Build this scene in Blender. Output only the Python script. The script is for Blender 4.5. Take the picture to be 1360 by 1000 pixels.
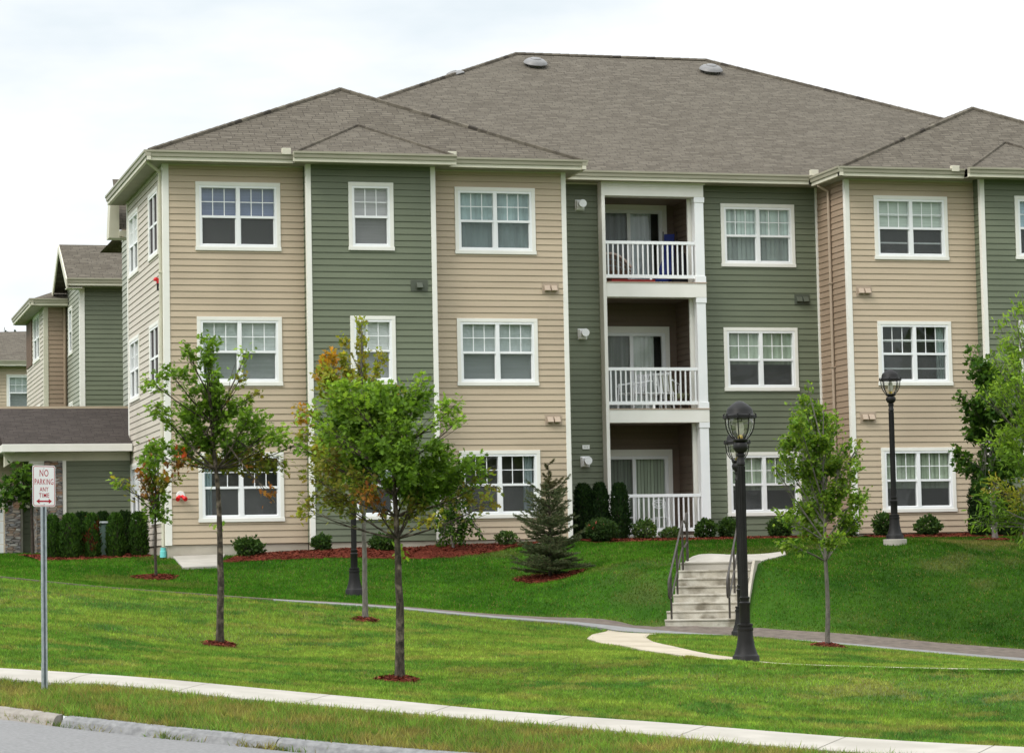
import bpy, bmesh, math, random
import numpy as np
from mathutils import Vector, Matrix, Euler

random.seed(7); RNG = np.random.default_rng(7)
scene = bpy.context.scene
for o in list(bpy.data.objects): bpy.data.objects.remove(o)

# ---------------------------------------------------------------- camera
CX_, CY_, CZ_, YAW, PITCH, ROLL, FPX = -8.277319, -58.434419, -0.3245, 0.272117, 0.072945, -0.019742, 3493.3485
CAM = np.array([CX_, CY_, CZ_])
_cy, _sy, _cp, _sp = math.cos(YAW), math.sin(YAW), math.cos(PITCH), math.sin(PITCH)
FW = np.array([_sy*_cp, _cy*_cp, _sp]); _r = np.array([_cy, -_sy, 0.0]); _u = np.cross(_r, FW)
RT = math.cos(ROLL)*_r + math.sin(ROLL)*_u; UP = -math.sin(ROLL)*_r + math.cos(ROLL)*_u
cam_data = bpy.data.cameras.new("camera"); cam = bpy.data.objects.new("camera", cam_data)
scene.collection.objects.link(cam); scene.camera = cam
cam_data.sensor_fit = 'HORIZONTAL'; cam_data.sensor_width = 36.0
cam_data.lens = FPX/1360.0*36.0; cam_data.clip_start = 0.5; cam_data.clip_end = 5000
cam.matrix_world = Matrix(((RT[0], UP[0], -FW[0], CX_), (RT[1], UP[1], -FW[1], CY_), (RT[2], UP[2], -FW[2], CZ_), (0, 0, 0, 1)))

# ---------------------------------------------------------------- world and sun (bright overcast)
SUN_ELEV, SUN_AZ = math.radians(46), math.radians(243)      # azimuth clockwise from +y: light from the front left
world = bpy.data.worlds.new("World"); scene.world = world; world.use_nodes = True
nt = world.node_tree; nt.nodes.clear()
w_out = nt.nodes.new('ShaderNodeOutputWorld'); w_bg = nt.nodes.new('ShaderNodeBackground')
sky = nt.nodes.new('ShaderNodeTexSky'); sky.sky_type = 'NISHITA'; sky.sun_disc = False
sky.sun_elevation = SUN_ELEV; sky.sun_rotation = SUN_AZ; sky.air_density = 1.0; sky.dust_density = 2.0
tc = nt.nodes.new('ShaderNodeTexCoord'); mp = nt.nodes.new('ShaderNodeMapping'); mp.inputs['Scale'].default_value = (2.2, 2.2, 7.0)
nz = nt.nodes.new('ShaderNodeTexNoise'); nz.inputs['Scale'].default_value = 1.6; nz.inputs['Detail'].default_value = 6; nz.inputs['Roughness'].default_value = 0.55
rp = nt.nodes.new('ShaderNodeValToRGB'); rp.color_ramp.elements[0].position = 0.36; rp.color_ramp.elements[1].position = 0.58
rp.color_ramp.elements[0].color = (0, 0, 0, 1); rp.color_ramp.elements[1].color = (1, 1, 1, 1)
c1 = nt.nodes.new('ShaderNodeMixRGB'); c1.inputs[1].default_value = (6.1, 6.8, 7.2, 1); c1.inputs[2].default_value = (8.6, 8.65, 8.7, 1)
mx = nt.nodes.new('ShaderNodeMixRGB'); mx.inputs[0].default_value = 0.93
nt.links.new(tc.outputs['Generated'], mp.inputs['Vector']); nt.links.new(mp.outputs[0], nz.inputs['Vector'])
nt.links.new(nz.outputs['Fac'], rp.inputs['Fac']); nt.links.new(rp.outputs['Color'], c1.inputs[0])
nt.links.new(sky.outputs[0], mx.inputs[1]); nt.links.new(c1.outputs[0], mx.inputs[2])
sx = nt.nodes.new('ShaderNodeSeparateXYZ'); nt.links.new(tc.outputs['Generated'], sx.inputs[0])
mr = nt.nodes.new('ShaderNodeMapRange'); mr.inputs[1].default_value = 0.22; mr.inputs[2].default_value = 1.0; mr.inputs[3].default_value = 1.0; mr.inputs[4].default_value = 2.5
nt.links.new(sx.outputs['Z'], mr.inputs[0]); zz = nt.nodes.new('ShaderNodeVectorMath'); zz.operation = 'SCALE'
nt.links.new(mx.outputs[0], zz.inputs[0]); nt.links.new(mr.outputs[0], zz.inputs['Scale']); nt.links.new(zz.outputs[0], w_bg.inputs['Color']); w_bg.inputs['Strength'].default_value = 0.1
nt.links.new(w_bg.outputs[0], w_out.inputs['Surface'])
sun_d = bpy.data.lights.new("sun", 'SUN'); sun_d.energy = 1.35; sun_d.angle = math.radians(22); sun_d.color = (1.0, 0.965, 0.91)
sun = bpy.data.objects.new("sun", sun_d); scene.collection.objects.link(sun)
_sd = Vector((math.sin(SUN_AZ)*math.cos(SUN_ELEV), math.cos(SUN_AZ)*math.cos(SUN_ELEV), math.sin(SUN_ELEV)))
sun.rotation_euler = _sd.to_track_quat('Z', 'Y').to_euler(); sun.location = (-30, -30, 60)
vs = scene.view_settings; vs.view_transform = 'Standard'; vs.look = 'None'; vs.gamma = 1.0; vs.use_curve_mapping = False; vs.exposure = 0.42
scene.cycles.max_bounces = 8; scene.cycles.transparent_max_bounces = 12

# ---------------------------------------------------------------- helpers
def raydir(px, py): return FW + RT*(px-680)/FPX - UP*(py-500)/FPX
def PT(px, py, t): return CAM + raydir(px, py)*t                       # point at view depth t
def PY(px, py, y): d = raydir(px, py); return CAM + d*((y-CAM[1])/d[1])  # point where the sight line crosses plane y
def PX(px, py, x): d = raydir(px, py); return CAM + d*((x-CAM[0])/d[0])
def P_plane(px, py, p0, n):
    d = raydir(px, py); t = np.dot(np.array(p0)-CAM, n)/np.dot(d, n); return CAM + d*t

COL = scene.collection
def tag(o, label=None, cat=None, group=None, kind=None):
    if label: o['label'] = label
    if cat: o['category'] = cat
    if group: o['group'] = group
    if kind: o['kind'] = kind
    return o
def empty(name, loc, label=None, cat=None, group=None, rz=0.0):
    o = bpy.data.objects.new(name, None); COL.objects.link(o); o.location = tuple(loc); o.rotation_euler = (0, 0, rz)
    o.empty_display_size = 0.2
    return tag(o, label, cat, group)
def link(name, me, mat, parent=None, smooth=False):
    o = bpy.data.objects.new(name, me); COL.objects.link(o)
    if mat is not None: me.materials.append(mat)
    if parent is not None: o.parent = parent
    if smooth: me.polygons.foreach_set('use_smooth', [True]*len(me.polygons))
    return o
def np_mesh(name, V, F, mat, parent=None, cols=None, smooth=False):
    """F: (n,k) array of equal-size faces"""
    V = np.asarray(V, np.float32); F = np.asarray(F, np.int32); n, k = F.shape
    me = bpy.data.meshes.new(name); me.vertices.add(len(V)); me.vertices.foreach_set('co', V.ravel())
    me.loops.add(n*k); me.loops.foreach_set('vertex_index', F.ravel())
    me.polygons.add(n); me.polygons.foreach_set('loop_start', np.arange(n, dtype=np.int32)*k)
    if cols is not None:
        a = me.color_attributes.new('tint', 'FLOAT_COLOR', 'POINT')
        c = np.ones((len(V), 4), np.float32); c[:, :3] = cols; a.data.foreach_set('color', c.ravel())
    me.update(calc_edges=True)
    return link(name, me, mat, parent, smooth)
class MB:
    def __init__(s): s.v = []; s.f = []; s.uv = {}
    def vert(s, p): s.v.append(tuple(float(a) for a in p)); return len(s.v)-1
    def face(s, pts, uv=None):
        i = len(s.v); s.v += [tuple(float(a) for a in p) for p in pts]; s.f.append(tuple(range(i, i+len(pts))))
        if uv: s.uv[len(s.f)-1] = uv
    def box(s, x0, x1, y0, y1, z0, z1):
        s.obox((x0, y0, z0), (x1-x0, 0, 0), (0, y1-y0, 0), (0, 0, z1-z0))
    def obox(s, o, a, b, c):
        o, a, b, c = (np.array(q, float) for q in (o, a, b, c)); i = len(s.v)
        for k in (0, 1):
            for p in (o, o+a, o+a+b, o+b): s.v.append(tuple(p+c*k))
        F = ((0, 3, 2, 1), (4, 5, 6, 7), (0, 1, 5, 4), (1, 2, 6, 5), (2, 3, 7, 6), (3, 0, 4, 7))
        flip = np.dot(np.cross(a, b), c) < 0
        for f in F: s.f.append(tuple(i+q for q in (f[::-1] if flip else f)))
    def tube(s, pts, rad, n=8, cap=True):
        pts = [np.array(p, float) for p in pts]
        if not hasattr(rad, '__len__'): rad = [rad]*len(pts)
        base = len(s.v); ref = None
        for k, p in enumerate(pts):
            d = (pts[k+1]-p) if k == 0 else ((p-pts[k-1]) if k == len(pts)-1 else (pts[k+1]-pts[k-1]))
            d = d/(np.linalg.norm(d)+1e-9)
            if ref is None:
                ref = np.array([1., 0, 0]) if abs(d[0]) < .8 else np.array([0, 1., 0])
            a = ref-d*np.dot(ref, d); a /= (np.linalg.norm(a)+1e-9); ref = a; b = np.cross(d, a)
            for j in range(n):
                th = 2*math.pi*j/n; s.v.append(tuple(p+rad[k]*(math.cos(th)*a+math.sin(th)*b)))
        for k in range(len(pts)-1):
            for j in range(n):
                q = base+k*n; s.f.append((q+j, q+(j+1) % n, q+n+(j+1) % n, q+n+j))
        if cap:
            s.f.append(tuple(base+j for j in range(n))[::-1]); q = base+(len(pts)-1)*n; s.f.append(tuple(q+j for j in range(n)))
    def lathe(s, prof, n=24, c=(0, 0, 0), cap=True):
        base = len(s.v)
        for r, z in prof:
            for j in range(n):
                th = 2*math.pi*j/n; s.v.append((c[0]+r*math.cos(th), c[1]+r*math.sin(th), c[2]+z))
        for k in range(len(prof)-1):
            for j in range(n):
                q = base+k*n; s.f.append((q+j, q+(j+1) % n, q+n+(j+1) % n, q+n+j))
        if cap:
            s.f.append(tuple(base+j for j in range(n))[::-1]); q = base+(len(prof)-1)*n; s.f.append(tuple(q+j for j in range(n)))
    def prism(s, poly, b):
        """poly: list of (2d) -> 3d point functions given as list of 3d points at a; b = extrusion vector"""
        A = [np.array(p, float) for p in poly]; B = [p+np.array(b, float) for p in A]; i = len(s.v); n = len(A)
        s.v += [tuple(p) for p in A+B]
        s.f.append(tuple(range(i, i+n))[::-1]); s.f.append(tuple(range(i+n, i+2*n)))
        for k in range(n): s.f.append((i+k, i+(k+1) % n, i+n+(k+1) % n, i+n+k))
    def build(s, name, mat, parent=None, smooth=False, bevel=0.0, fix=True):
        me = bpy.data.meshes.new(name); me.from_pydata(s.v, [], s.f)
        if s.uv:
            ul = me.uv_layers.new(name='UVMap')
            for fi, uv in s.uv.items():
                for k, li in enumerate(me.polygons[fi].loop_indices): ul.data[li].uv = uv[k]
        if fix:
            bm = bmesh.new(); bm.from_mesh(me); bmesh.ops.recalc_face_normals(bm, faces=bm.faces); bm.to_mesh(me); bm.free()
        o = link(name, me, mat, parent, smooth)
        if smooth:
            me.set_sharp_from_angle(angle=math.radians(40))
        if bevel:
            m = o.modifiers.new('bevel', 'BEVEL'); m.width = bevel; m.segments = 2; m.limit_method = 'ANGLE'
        return o

# ---------------------------------------------------------------- materials
def N(m, t): return m.node_tree.nodes.new(t)
def mat_new(name, col=(.5, .5, .5), rough=.6, metal=0.0, spec=.3):
    m = bpy.data.materials.new(name); m.use_nodes = True; b = m.node_tree.nodes['Principled BSDF']
    b.inputs['Base Color'].default_value = (*col, 1); b.inputs['Roughness'].default_value = rough
    b.inputs['Metallic'].default_value = metal; b.inputs['Specular IOR Level'].default_value = spec
    return m
def mottled(name, ca, cb, scale=3.0, rough=.7, detail=5, bump=0.0, bscale=None, stretch=(1, 1, 1), spec=.25, metal=0, lo=.35, hi=.65, c3=None, s3=.4):
    m = mat_new(name, ca, rough, metal, spec); L = m.node_tree.links; b = m.node_tree.nodes['Principled BSDF']
    tcn = N(m, 'ShaderNodeTexCoord'); mpn = N(m, 'ShaderNodeMapping'); mpn.inputs['Scale'].default_value = stretch
    L.new(tcn.outputs['Object'], mpn.inputs['Vector'])
    n = N(m, 'ShaderNodeTexNoise'); n.inputs['Scale'].default_value = scale; n.inputs['Detail'].default_value = detail
    L.new(mpn.outputs[0], n.inputs['Vector'])
    r = N(m, 'ShaderNodeValToRGB'); r.color_ramp.elements[0].position = lo; r.color_ramp.elements[1].position = hi
    r.color_ramp.elements[0].color = (*ca, 1); r.color_ramp.elements[1].color = (*cb, 1)
    L.new(n.outputs['Fac'], r.inputs['Fac']); out = r.outputs['Color']
    if c3:
        n3 = N(m, 'ShaderNodeTexNoise'); n3.inputs['Scale'].default_value = s3; n3.inputs['Detail'].default_value = 3
        L.new(tcn.outputs['Object'], n3.inputs['Vector'])
        r3 = N(m, 'ShaderNodeValToRGB'); r3.color_ramp.elements[0].position = .5; r3.color_ramp.elements[1].position = .7
        L.new(n3.outputs['Fac'], r3.inputs['Fac'])
        x = N(m, 'ShaderNodeMixRGB'); L.new(r3.outputs['Color'], x.inputs[0]); L.new(out, x.inputs[1]); x.inputs[2].default_value = (*c3, 1); out = x.outputs[0]
    L.new(out, b.inputs['Base Color'])
    if bump:
        n2 = N(m, 'ShaderNodeTexNoise'); n2.inputs['Scale'].default_value = bscale or scale*6; n2.inputs['Detail'].default_value = 4
        L.new(tcn.outputs['Object'], n2.inputs['Vector'])
        bp = N(m, 'ShaderNodeBump'); bp.inputs['Strength'].default_value = bump; bp.inputs['Distance'].default_value = .02
        L.new(n2.outputs['Fac'], bp.inputs['Height']); L.new(bp.outputs[0], b.inputs['Normal'])
    return m
def foliage_mat(name, trans=.35, rough=.55, spec=.25):
    m = bpy.data.materials.new(name); m.use_nodes = True; ntr = m.node_tree; L = ntr.links; b = ntr.nodes['Principled BSDF']; out = ntr.nodes['Material Output']
    a = N(m, 'ShaderNodeAttribute'); a.attribute_name = 'tint'
    b.inputs['Roughness'].default_value = rough; b.inputs['Specular IOR Level'].default_value = spec
    L.new(a.outputs['Color'], b.inputs['Base Color'])
    t = N(m, 'ShaderNodeBsdfTranslucent'); g = N(m, 'ShaderNodeMixRGB'); g.blend_type = 'MULTIPLY'; g.inputs[0].default_value = 1; g.inputs[2].default_value = (1.3, 1.35, .6, 1)
    L.new(a.outputs['Color'], g.inputs[1]); L.new(g.outputs[0], t.inputs['Color'])
    x = N(m, 'ShaderNodeMixShader'); x.inputs[0].default_value = trans
    L.new(b.outputs[0], x.inputs[1]); L.new(t.outputs[0], x.inputs[2]); L.new(x.outputs[0], out.inputs['Surface'])
    return m
def tint_mat(name, rough=.85, spec=.15):
    m = mat_new(name, (.5, .5, .5), rough, 0, spec); a = N(m, 'ShaderNodeAttribute'); a.attribute_name = 'tint'
    m.node_tree.links.new(a.outputs['Color'], m.node_tree.nodes['Principled BSDF'].inputs['Base Color']); return m
def siding_mat(name, ca, cb):
    return mottled(name, ca, cb, scale=1.2, rough=.55, detail=6, bump=.12, bscale=14, stretch=(.35, .35, 4.0), spec=.3, lo=.3, hi=.7, c3=tuple(q*.90 for q in ca), s3=.35)
def shingle_mat(name, ca, cb, cm):
    m = mat_new(name, ca, .9, 0, .15); L = m.node_tree.links; b = m.node_tree.nodes['Principled BSDF']
    uv = N(m, 'ShaderNodeUVMap'); uv.uv_map = 'UVMap'
    br = N(m, 'ShaderNodeTexBrick'); br.inputs['Scale'].default_value = 1; br.inputs['Brick Width'].default_value = .27; br.inputs['Row Height'].default_value = .115
    br.inputs['Mortar Size'].default_value = .008; br.inputs['Mortar Smooth'].default_value = .3; br.inputs['Bias'].default_value = -.05
    br.offset = .37; br.offset_frequency = 2; br.squash = 1.35; br.squash_frequency = 3
    br.inputs['Color1'].default_value = (*ca, 1); br.inputs['Color2'].default_value = (*cb, 1); br.inputs['Mortar'].default_value = (*cm, 1)
    L.new(uv.outputs[0], br.inputs['Vector'])
    mp_ = N(m, 'ShaderNodeMapping'); mp_.inputs['Scale'].default_value = (1.6, 16.0, 1); L.new(uv.outputs[0], mp_.inputs['Vector'])
    n = N(m, 'ShaderNodeTexNoise'); n.inputs['Scale'].default_value = 2.2; n.inputs['Detail'].default_value = 4; L.new(mp_.outputs[0], n.inputs['Vector'])
    r = N(m, 'ShaderNodeValToRGB'); r.color_ramp.elements[0].position = .3; r.color_ramp.elements[1].position = .72
    r.color_ramp.elements[0].color = (.70, .69, .69, 1); r.color_ramp.elements[1].color = (1.40, 1.40, 1.37, 1); L.new(n.outputs['Fac'], r.inputs['Fac'])
    x = N(m, 'ShaderNodeMixRGB'); x.blend_type = 'MULTIPLY'; x.inputs[0].default_value = 1; L.new(br.outputs['Color'], x.inputs[1]); L.new(r.outputs['Color'], x.inputs[2])
    n2 = N(m, 'ShaderNodeTexNoise'); n2.inputs['Scale'].default_value = 55; n2.inputs['Detail'].default_value = 2; L.new(uv.outputs[0], n2.inputs['Vector'])
    r2 = N(m, 'ShaderNodeValToRGB'); r2.color_ramp.elements[0].color = (.75, .75, .75, 1); r2.color_ramp.elements[1].color = (1.25, 1.25, 1.25, 1); L.new(n2.outputs['Fac'], r2.inputs['Fac'])
    y = N(m, 'ShaderNodeMixRGB'); y.blend_type = 'MULTIPLY'; y.inputs[0].default_value = 1; L.new(x.outputs[0], y.inputs[1]); L.new(r2.outputs['Color'], y.inputs[2])
    L.new(y.outputs[0], b.inputs['Base Color'])
    bp = N(m, 'ShaderNodeBump'); bp.inputs['Strength'].default_value = .5; bp.inputs['Distance'].default_value = .012; bp.invert = True
    L.new(br.outputs['Fac'], bp.inputs['Height']); L.new(bp.outputs[0], b.inputs['Normal'])
    return m
def stone_mat(name):
    m = mat_new(name, (.3, .28, .25), .85); L = m.node_tree.links; b = m.node_tree.nodes['Principled BSDF']
    tcn = N(m, 'ShaderNodeTexCoord'); mpn = N(m, 'ShaderNodeMapping'); mpn.inputs['Scale'].default_value = (5.0, 5.0, 17.0); L.new(tcn.outputs['Object'], mpn.inputs['Vector'])
    v = N(m, 'ShaderNodeTexVoronoi'); v.inputs['Scale'].default_value = 1.2; v.distance = 'CHEBYCHEV'; L.new(mpn.outputs[0], v.inputs['Vector'])
    r = N(m, 'ShaderNodeValToRGB'); s = N(m, 'ShaderNodeSeparateColor'); L.new(v.outputs['Color'], s.inputs[0]); L.new(s.outputs[0], r.inputs['Fac'])
    e = r.color_ramp.elements; e[0].color = (.13, .13, .13, 1); e[1].color = (.42, .40, .37, 1)
    for p, c in ((.3, (.24, .22, .21)), (.5, (.33, .29, .25)), (.72, (.30, .17, .10)), (.8, (.27, .27, .28))):
        q = e.new(p); q.color = (*c, 1)
    v2 = N(m, 'ShaderNodeTexVoronoi'); v2.feature = 'DISTANCE_TO_EDGE'; v2.inputs['Scale'].default_value = 1.2; L.new(mpn.outputs[0], v2.inputs['Vector'])
    r2 = N(m, 'ShaderNodeValToRGB'); r2.color_ramp.elements[0].position = 0; r2.color_ramp.elements[1].position = .08
    r2.color_ramp.elements[0].color = (.25, .25, .25, 1); L.new(v2.outputs['Distance'], r2.inputs['Fac'])
    x = N(m, 'ShaderNodeMixRGB'); x.blend_type = 'MULTIPLY'; x.inputs[0].default_value = 1; L.new(r.outputs[0], x.inputs[1]); L.new(r2.outputs[0], x.inputs[2]); L.new(x.outputs[0], b.inputs['Base Color'])
    bp = N(m, 'ShaderNodeBump'); bp.inputs['Strength'].default_value = .8; bp.inputs['Distance'].default_value = .03; L.new(r2.outputs[0], bp.inputs['Height']); L.new(bp.outputs[0], b.inputs['Normal'])
    return m
def glass_mat(name, tint=(.94, .97, .96), refl=1.0, ior=1.55):
    m = bpy.data.materials.new(name); m.use_nodes = True; ntr = m.node_tree; ntr.nodes.remove(ntr.nodes['Principled BSDF']); L = ntr.links
    t = N(m, 'ShaderNodeBsdfTransparent'); t.inputs[0].default_value = (*tint, 1); g = N(m, 'ShaderNodeBsdfGlossy'); g.inputs['Roughness'].default_value = .02
    g.inputs[0].default_value = (refl, refl, refl, 1)
    f = N(m, 'ShaderNodeFresnel'); ge = N(m, 'ShaderNodeNewGeometry'); mi = N(m, 'ShaderNodeMapRange'); mi.inputs[3].default_value = ior; mi.inputs[4].default_value = 1/ior
    L.new(ge.outputs['Backfacing'], mi.inputs[0]); L.new(mi.outputs[0], f.inputs[0])
    nn = N(m, 'ShaderNodeTexNoise'); nn.inputs['Scale'].default_value = 1.3; tcn = N(m, 'ShaderNodeTexCoord'); L.new(tcn.outputs['Object'], nn.inputs['Vector'])
    bp = N(m, 'ShaderNodeBump'); bp.inputs['Strength'].default_value = .08; bp.inputs['Distance'].default_value = .05; L.new(nn.outputs['Fac'], bp.inputs['Height']); L.new(bp.outputs[0], g.inputs['Normal'])
    x = N(m, 'ShaderNodeMixShader'); L.new(f.outputs[0], x.inputs[0]); L.new(t.outputs[0], x.inputs[1]); L.new(g.outputs[0], x.inputs[2]); L.new(x.outputs[0], ntr.nodes['Material Output'].inputs['Surface'])
    return m
def screen_mat(name, col, opac):
    m = bpy.data.materials.new(name); m.use_nodes = True; ntr = m.node_tree; ntr.nodes.remove(ntr.nodes['Principled BSDF']); L = ntr.links
    t = N(m, 'ShaderNodeBsdfTransparent'); d = N(m, 'ShaderNodeBsdfDiffuse'); d.inputs[0].default_value = (*col, 1)
    x = N(m, 'ShaderNodeMixShader'); x.inputs[0].default_value = opac; L.new(t.outputs[0], x.inputs[1]); L.new(d.outputs[0], x.inputs[2]); L.new(x.outputs[0], ntr.nodes['Material Output'].inputs['Surface'])
    return m

M = {}
M['tan'] = siding_mat('tan_siding', (.474, .380, .272), (.540, .438, .314))
M['tan2'] = siding_mat('shaded_tan_siding', (.33, .24, .17), (.38, .28, .20))  # the same tan siding in a darker copy, shade put into the colour
M['recess'] = siding_mat('shaded_recess_siding', (.17, .122, .09), (.20, .145, .108))  # tan siding darkened further: the balconies' inner shade is in this colour
M['pale'] = siding_mat('lit_tan_siding', (.53, .475, .40), (.58, .525, .445))  # the same tan siding, lightened to carry the light on left-facing walls
M['green'] = siding_mat('green_siding', (.146, .166, .110), (.174, .195, .130))
M['greenlit'] = siding_mat('lit_green_siding', (.30, .31, .25), (.34, .35, .28))  # green siding copied lighter for left-facing walls, their light put into the colour
M['trim'] = mottled('cream_trim', (.80, .78, .715), (.84, .82, .76), scale=2, rough=.5, spec=.3)
M['vinyl'] = mottled('white_vinyl', (.84, .85, .85), (.88, .88, .88), scale=2, rough=.4, spec=.35)
M['gutter'] = mottled('putty_gutter', (.30, .28, .205), (.36, .34, .255), scale=2, rough=.45, stretch=(.5, .5, 3), spec=.4)
M['fascia'] = mottled('cream_fascia', (.58, .55, .44), (.64, .61, .49), scale=2, rough=.5)
M['soffit'] = mottled('soffit_board', (.30, .28, .22), (.35, .33, .26), scale=3, rough=.6)
M['shingle'] = shingle_mat('asphalt_shingle', (.096, .083, .065), (.134, .118, .094), (.050, .043, .035))
M['shingledark'] = shingle_mat('dark_brown_shingle', (.050, .041, .036), (.068, .056, .050), (.030, .025, .022))
M['found'] = mottled('foundation_concrete', (.40, .36, .29), (.48, .435, .36), scale=2.5, rough=.85, bump=.15, c3=(.40, .36, .29))
M['concrete'] = mottled('pale_concrete', (.37, .345, .30), (.43, .40, .35), scale=3.0, rough=.85, bump=.2, bscale=40, c3=(.34, .315, .27), s3=.9)
M['walkconc'] = mottled('buff_concrete', (.40, .345, .26), (.47, .41, .315), scale=3.0, rough=.85, bump=.2, bscale=40, c3=(.36, .31, .23), s3=.9)
M['stepconc'] = mottled('weathered_step_concrete', (.42, .385, .315), (.54, .51, .44), scale=5, rough=.9, bump=.3, bscale=30, c3=(.21, .185, .14), s3=3.0)
M['asphaltpath'] = mottled('path_asphalt', (.20, .198, .19), (.255, .25, .245), scale=7, rough=.9, bump=.3, bscale=60)
M['shoulder'] = mottled('path_shoulder_soil', (.105, .085, .07), (.16, .13, .105), scale=6, rough=.95, bump=.5, bscale=40)
M['road'] = mottled('road_asphalt', (.17, .168, .166), (.235, .232, .23), scale=26, rough=.9, detail=8, bump=.35, bscale=90, c3=(.24, .235, .23), s3=.35)
M['kerb'] = mottled('granite_kerb', (.17, .17, .17), (.25, .25, .247), scale=14, rough=.85, detail=8, bump=.4, bscale=35)
M['apron'] = mottled('concrete_kerb', (.24, .215, .185), (.31, .285, .25), scale=9, rough=.85, detail=8, bump=.4, bscale=35)
M['black'] = mottled('black_painted_iron', (.010, .0095, .009), (.015, .014, .0135), scale=5, rough=.5, spec=.22)
M['bronze'] = mottled('bronze_painted_rail', (.034, .028, .023), (.058, .048, .039), scale=9, rough=.45, spec=.4)
M['galv'] = mottled('galvanised_steel', (.36, .40, .43), (.50, .54, .57), scale=18, rough=.45, metal=.55, spec=.5)
M['signface'] = mottled('white_sign_sheet', (.84, .83, .81), (.88, .87, .86), scale=2, rough=.35)
M['signred'] = mat_new('sign_red_ink', (.42, .012, .03), .4)
M['rugred'] = mat_new('red_rug', (.22, .02, .018), .9)
M['red'] = mat_new('red_enamel', (.62, .012, .016), .3, 0, .5)
M['lampglass'] = glass_mat('lamp_glass', (.93, .92, .90), 1.0, 1.9)
M['bulb'] = mat_new('frosted_bulb', (.8, .78, .7), .25)
M['brass'] = mat_new('brass_socket', (.55, .42, .10), .35, .8)
M['glass'] = glass_mat('window_glass')
M['screen'] = screen_mat('insect_mesh', (.12, .125, .125), .38)
M['darkscreen'] = screen_mat('sun_screen', (.085, .075, .078), .88)
M['interior'] = mottled('room_wall', (.16, .15, .14), (.20, .19, .175), scale=1, rough=.9)
M['wicker'] = mottled('brown_wicker', (.10, .062, .042), (.17, .105, .07), scale=30, rough=.7)
M['pinkfab'] = mat_new('pale_pink_binding', (.62, .48, .42), .7)
M['blue'] = mottled('blue_canvas', (.008, .016, .10), (.014, .026, .16), scale=6, rough=.7)
M['darkcloth'] = mat_new('black_canvas', (.015, .015, .018), .8)
M['whiteplastic'] = mat_new('white_resin', (.78, .79, .79), .4)
M['olivefab'] = mottled('olive_cushion', (.22, .23, .12), (.30, .31, .17), scale=6, rough=.85)
M['cyan'] = mat_new('turquoise_pipe', (.18, .62, .60), .4)
M['bark'] = mottled('dark_bark', (.030, .024, .019), (.085, .068, .052), scale=30, rough=.95, bump=.8, bscale=60, stretch=(1, 1, .35), c3=(.21, .17, .13), s3=9)
M['greybark'] = mottled('grey_bark', (.105, .095, .082), (.19, .17, .15), scale=24, rough=.9, bump=.5, bscale=50, stretch=(1, 1, .4))
M['twig'] = mottled('dark_twig', (.035, .027, .022), (.075, .058, .045), scale=20, rough=.9)
M['leaf'] = foliage_mat('leaf', .48, .55, .12)
M['needle'] = foliage_mat('needle', .15, .6, .2)
M['grass'] = foliage_mat('grass_blade', .48, .8, .02)
M['lawn'] = tint_mat('lawn_turf', .95, .05)
M['mulch'] = tint_mat('red_bark_mulch', .9, .1)
M['stone'] = stone_mat('stacked_ledgestone')
M['garagedoor'] = mottled('white_door', (.80, .81, .81), (.84, .85, .85), scale=1, rough=.45)
M['cabinet'] = mottled('green_cabinet_paint', (.10, .16, .13), (.13, .19, .16), scale=3, rough=.5)
M['palegrey'] = mat_new('pale_grey_lid', (.50, .54, .54), .5)
M['ventmetal'] = mottled('grey_vent_metal', (.17, .165, .16), (.22, .215, .21), scale=5, rough=.5, metal=.2, spec=.4)
M['plantlabel'] = mat_new('white_plate', (.80, .81, .78), .4)
M['greydigits'] = mat_new('grey_digits', (.45, .46, .44), .5)
M['tanvent'] = mat_new('tan_vent', (.42, .33, .25), .5)
M['greenvent'] = mat_new('green_vent', (.085, .095, .07), .5)
_bl = {}
def blind_mat(col, kind):
    key = (col, kind)
    if key in _bl: return _bl[key]
    m = mat_new('window_blind', col, .7, 0, .2); L = m.node_tree.links; b = m.node_tree.nodes['Principled BSDF']
    tcn = N(m, 'ShaderNodeTexCoord'); s = N(m, 'ShaderNodeSeparateXYZ'); L.new(tcn.outputs['Object'], s.inputs[0])
    w = N(m, 'ShaderNodeTexNoise'); w.inputs['Scale'].default_value = 1.0
    mpn = N(m, 'ShaderNodeMapping'); mpn.inputs['Scale'].default_value = (.6, .6, 40) if kind == 'h' else ((11, 11, .15) if kind == 'v' else (5, 5, .6))
    L.new(tcn.outputs['Object'], mpn.inputs['Vector']); L.new(mpn.outputs[0], w.inputs['Vector'])
    r = N(m, 'ShaderNodeValToRGB'); r.color_ramp.elements[0].position = .35; r.color_ramp.elements[1].position = .6
    k0 = .72 if kind != 'h' else .86
    r.color_ramp.elements[0].color = (*[q*k0 for q in col], 1); r.color_ramp.elements[1].color = (*col, 1)
    L.new(w.outputs['Fac'], r.inputs['Fac']); L.new(r.outputs[0], b.inputs['Base Color']); _bl[key] = m; return m
# ---------------------------------------------------------------- terrain
def tag_structure(o, label=None): return tag(o, label, None, None, 'structure')
CT = []
def ct(px, py, t=None, y=None): CT.append(PT(px, py, t) if t is not None else PY(px, py, y))
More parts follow.
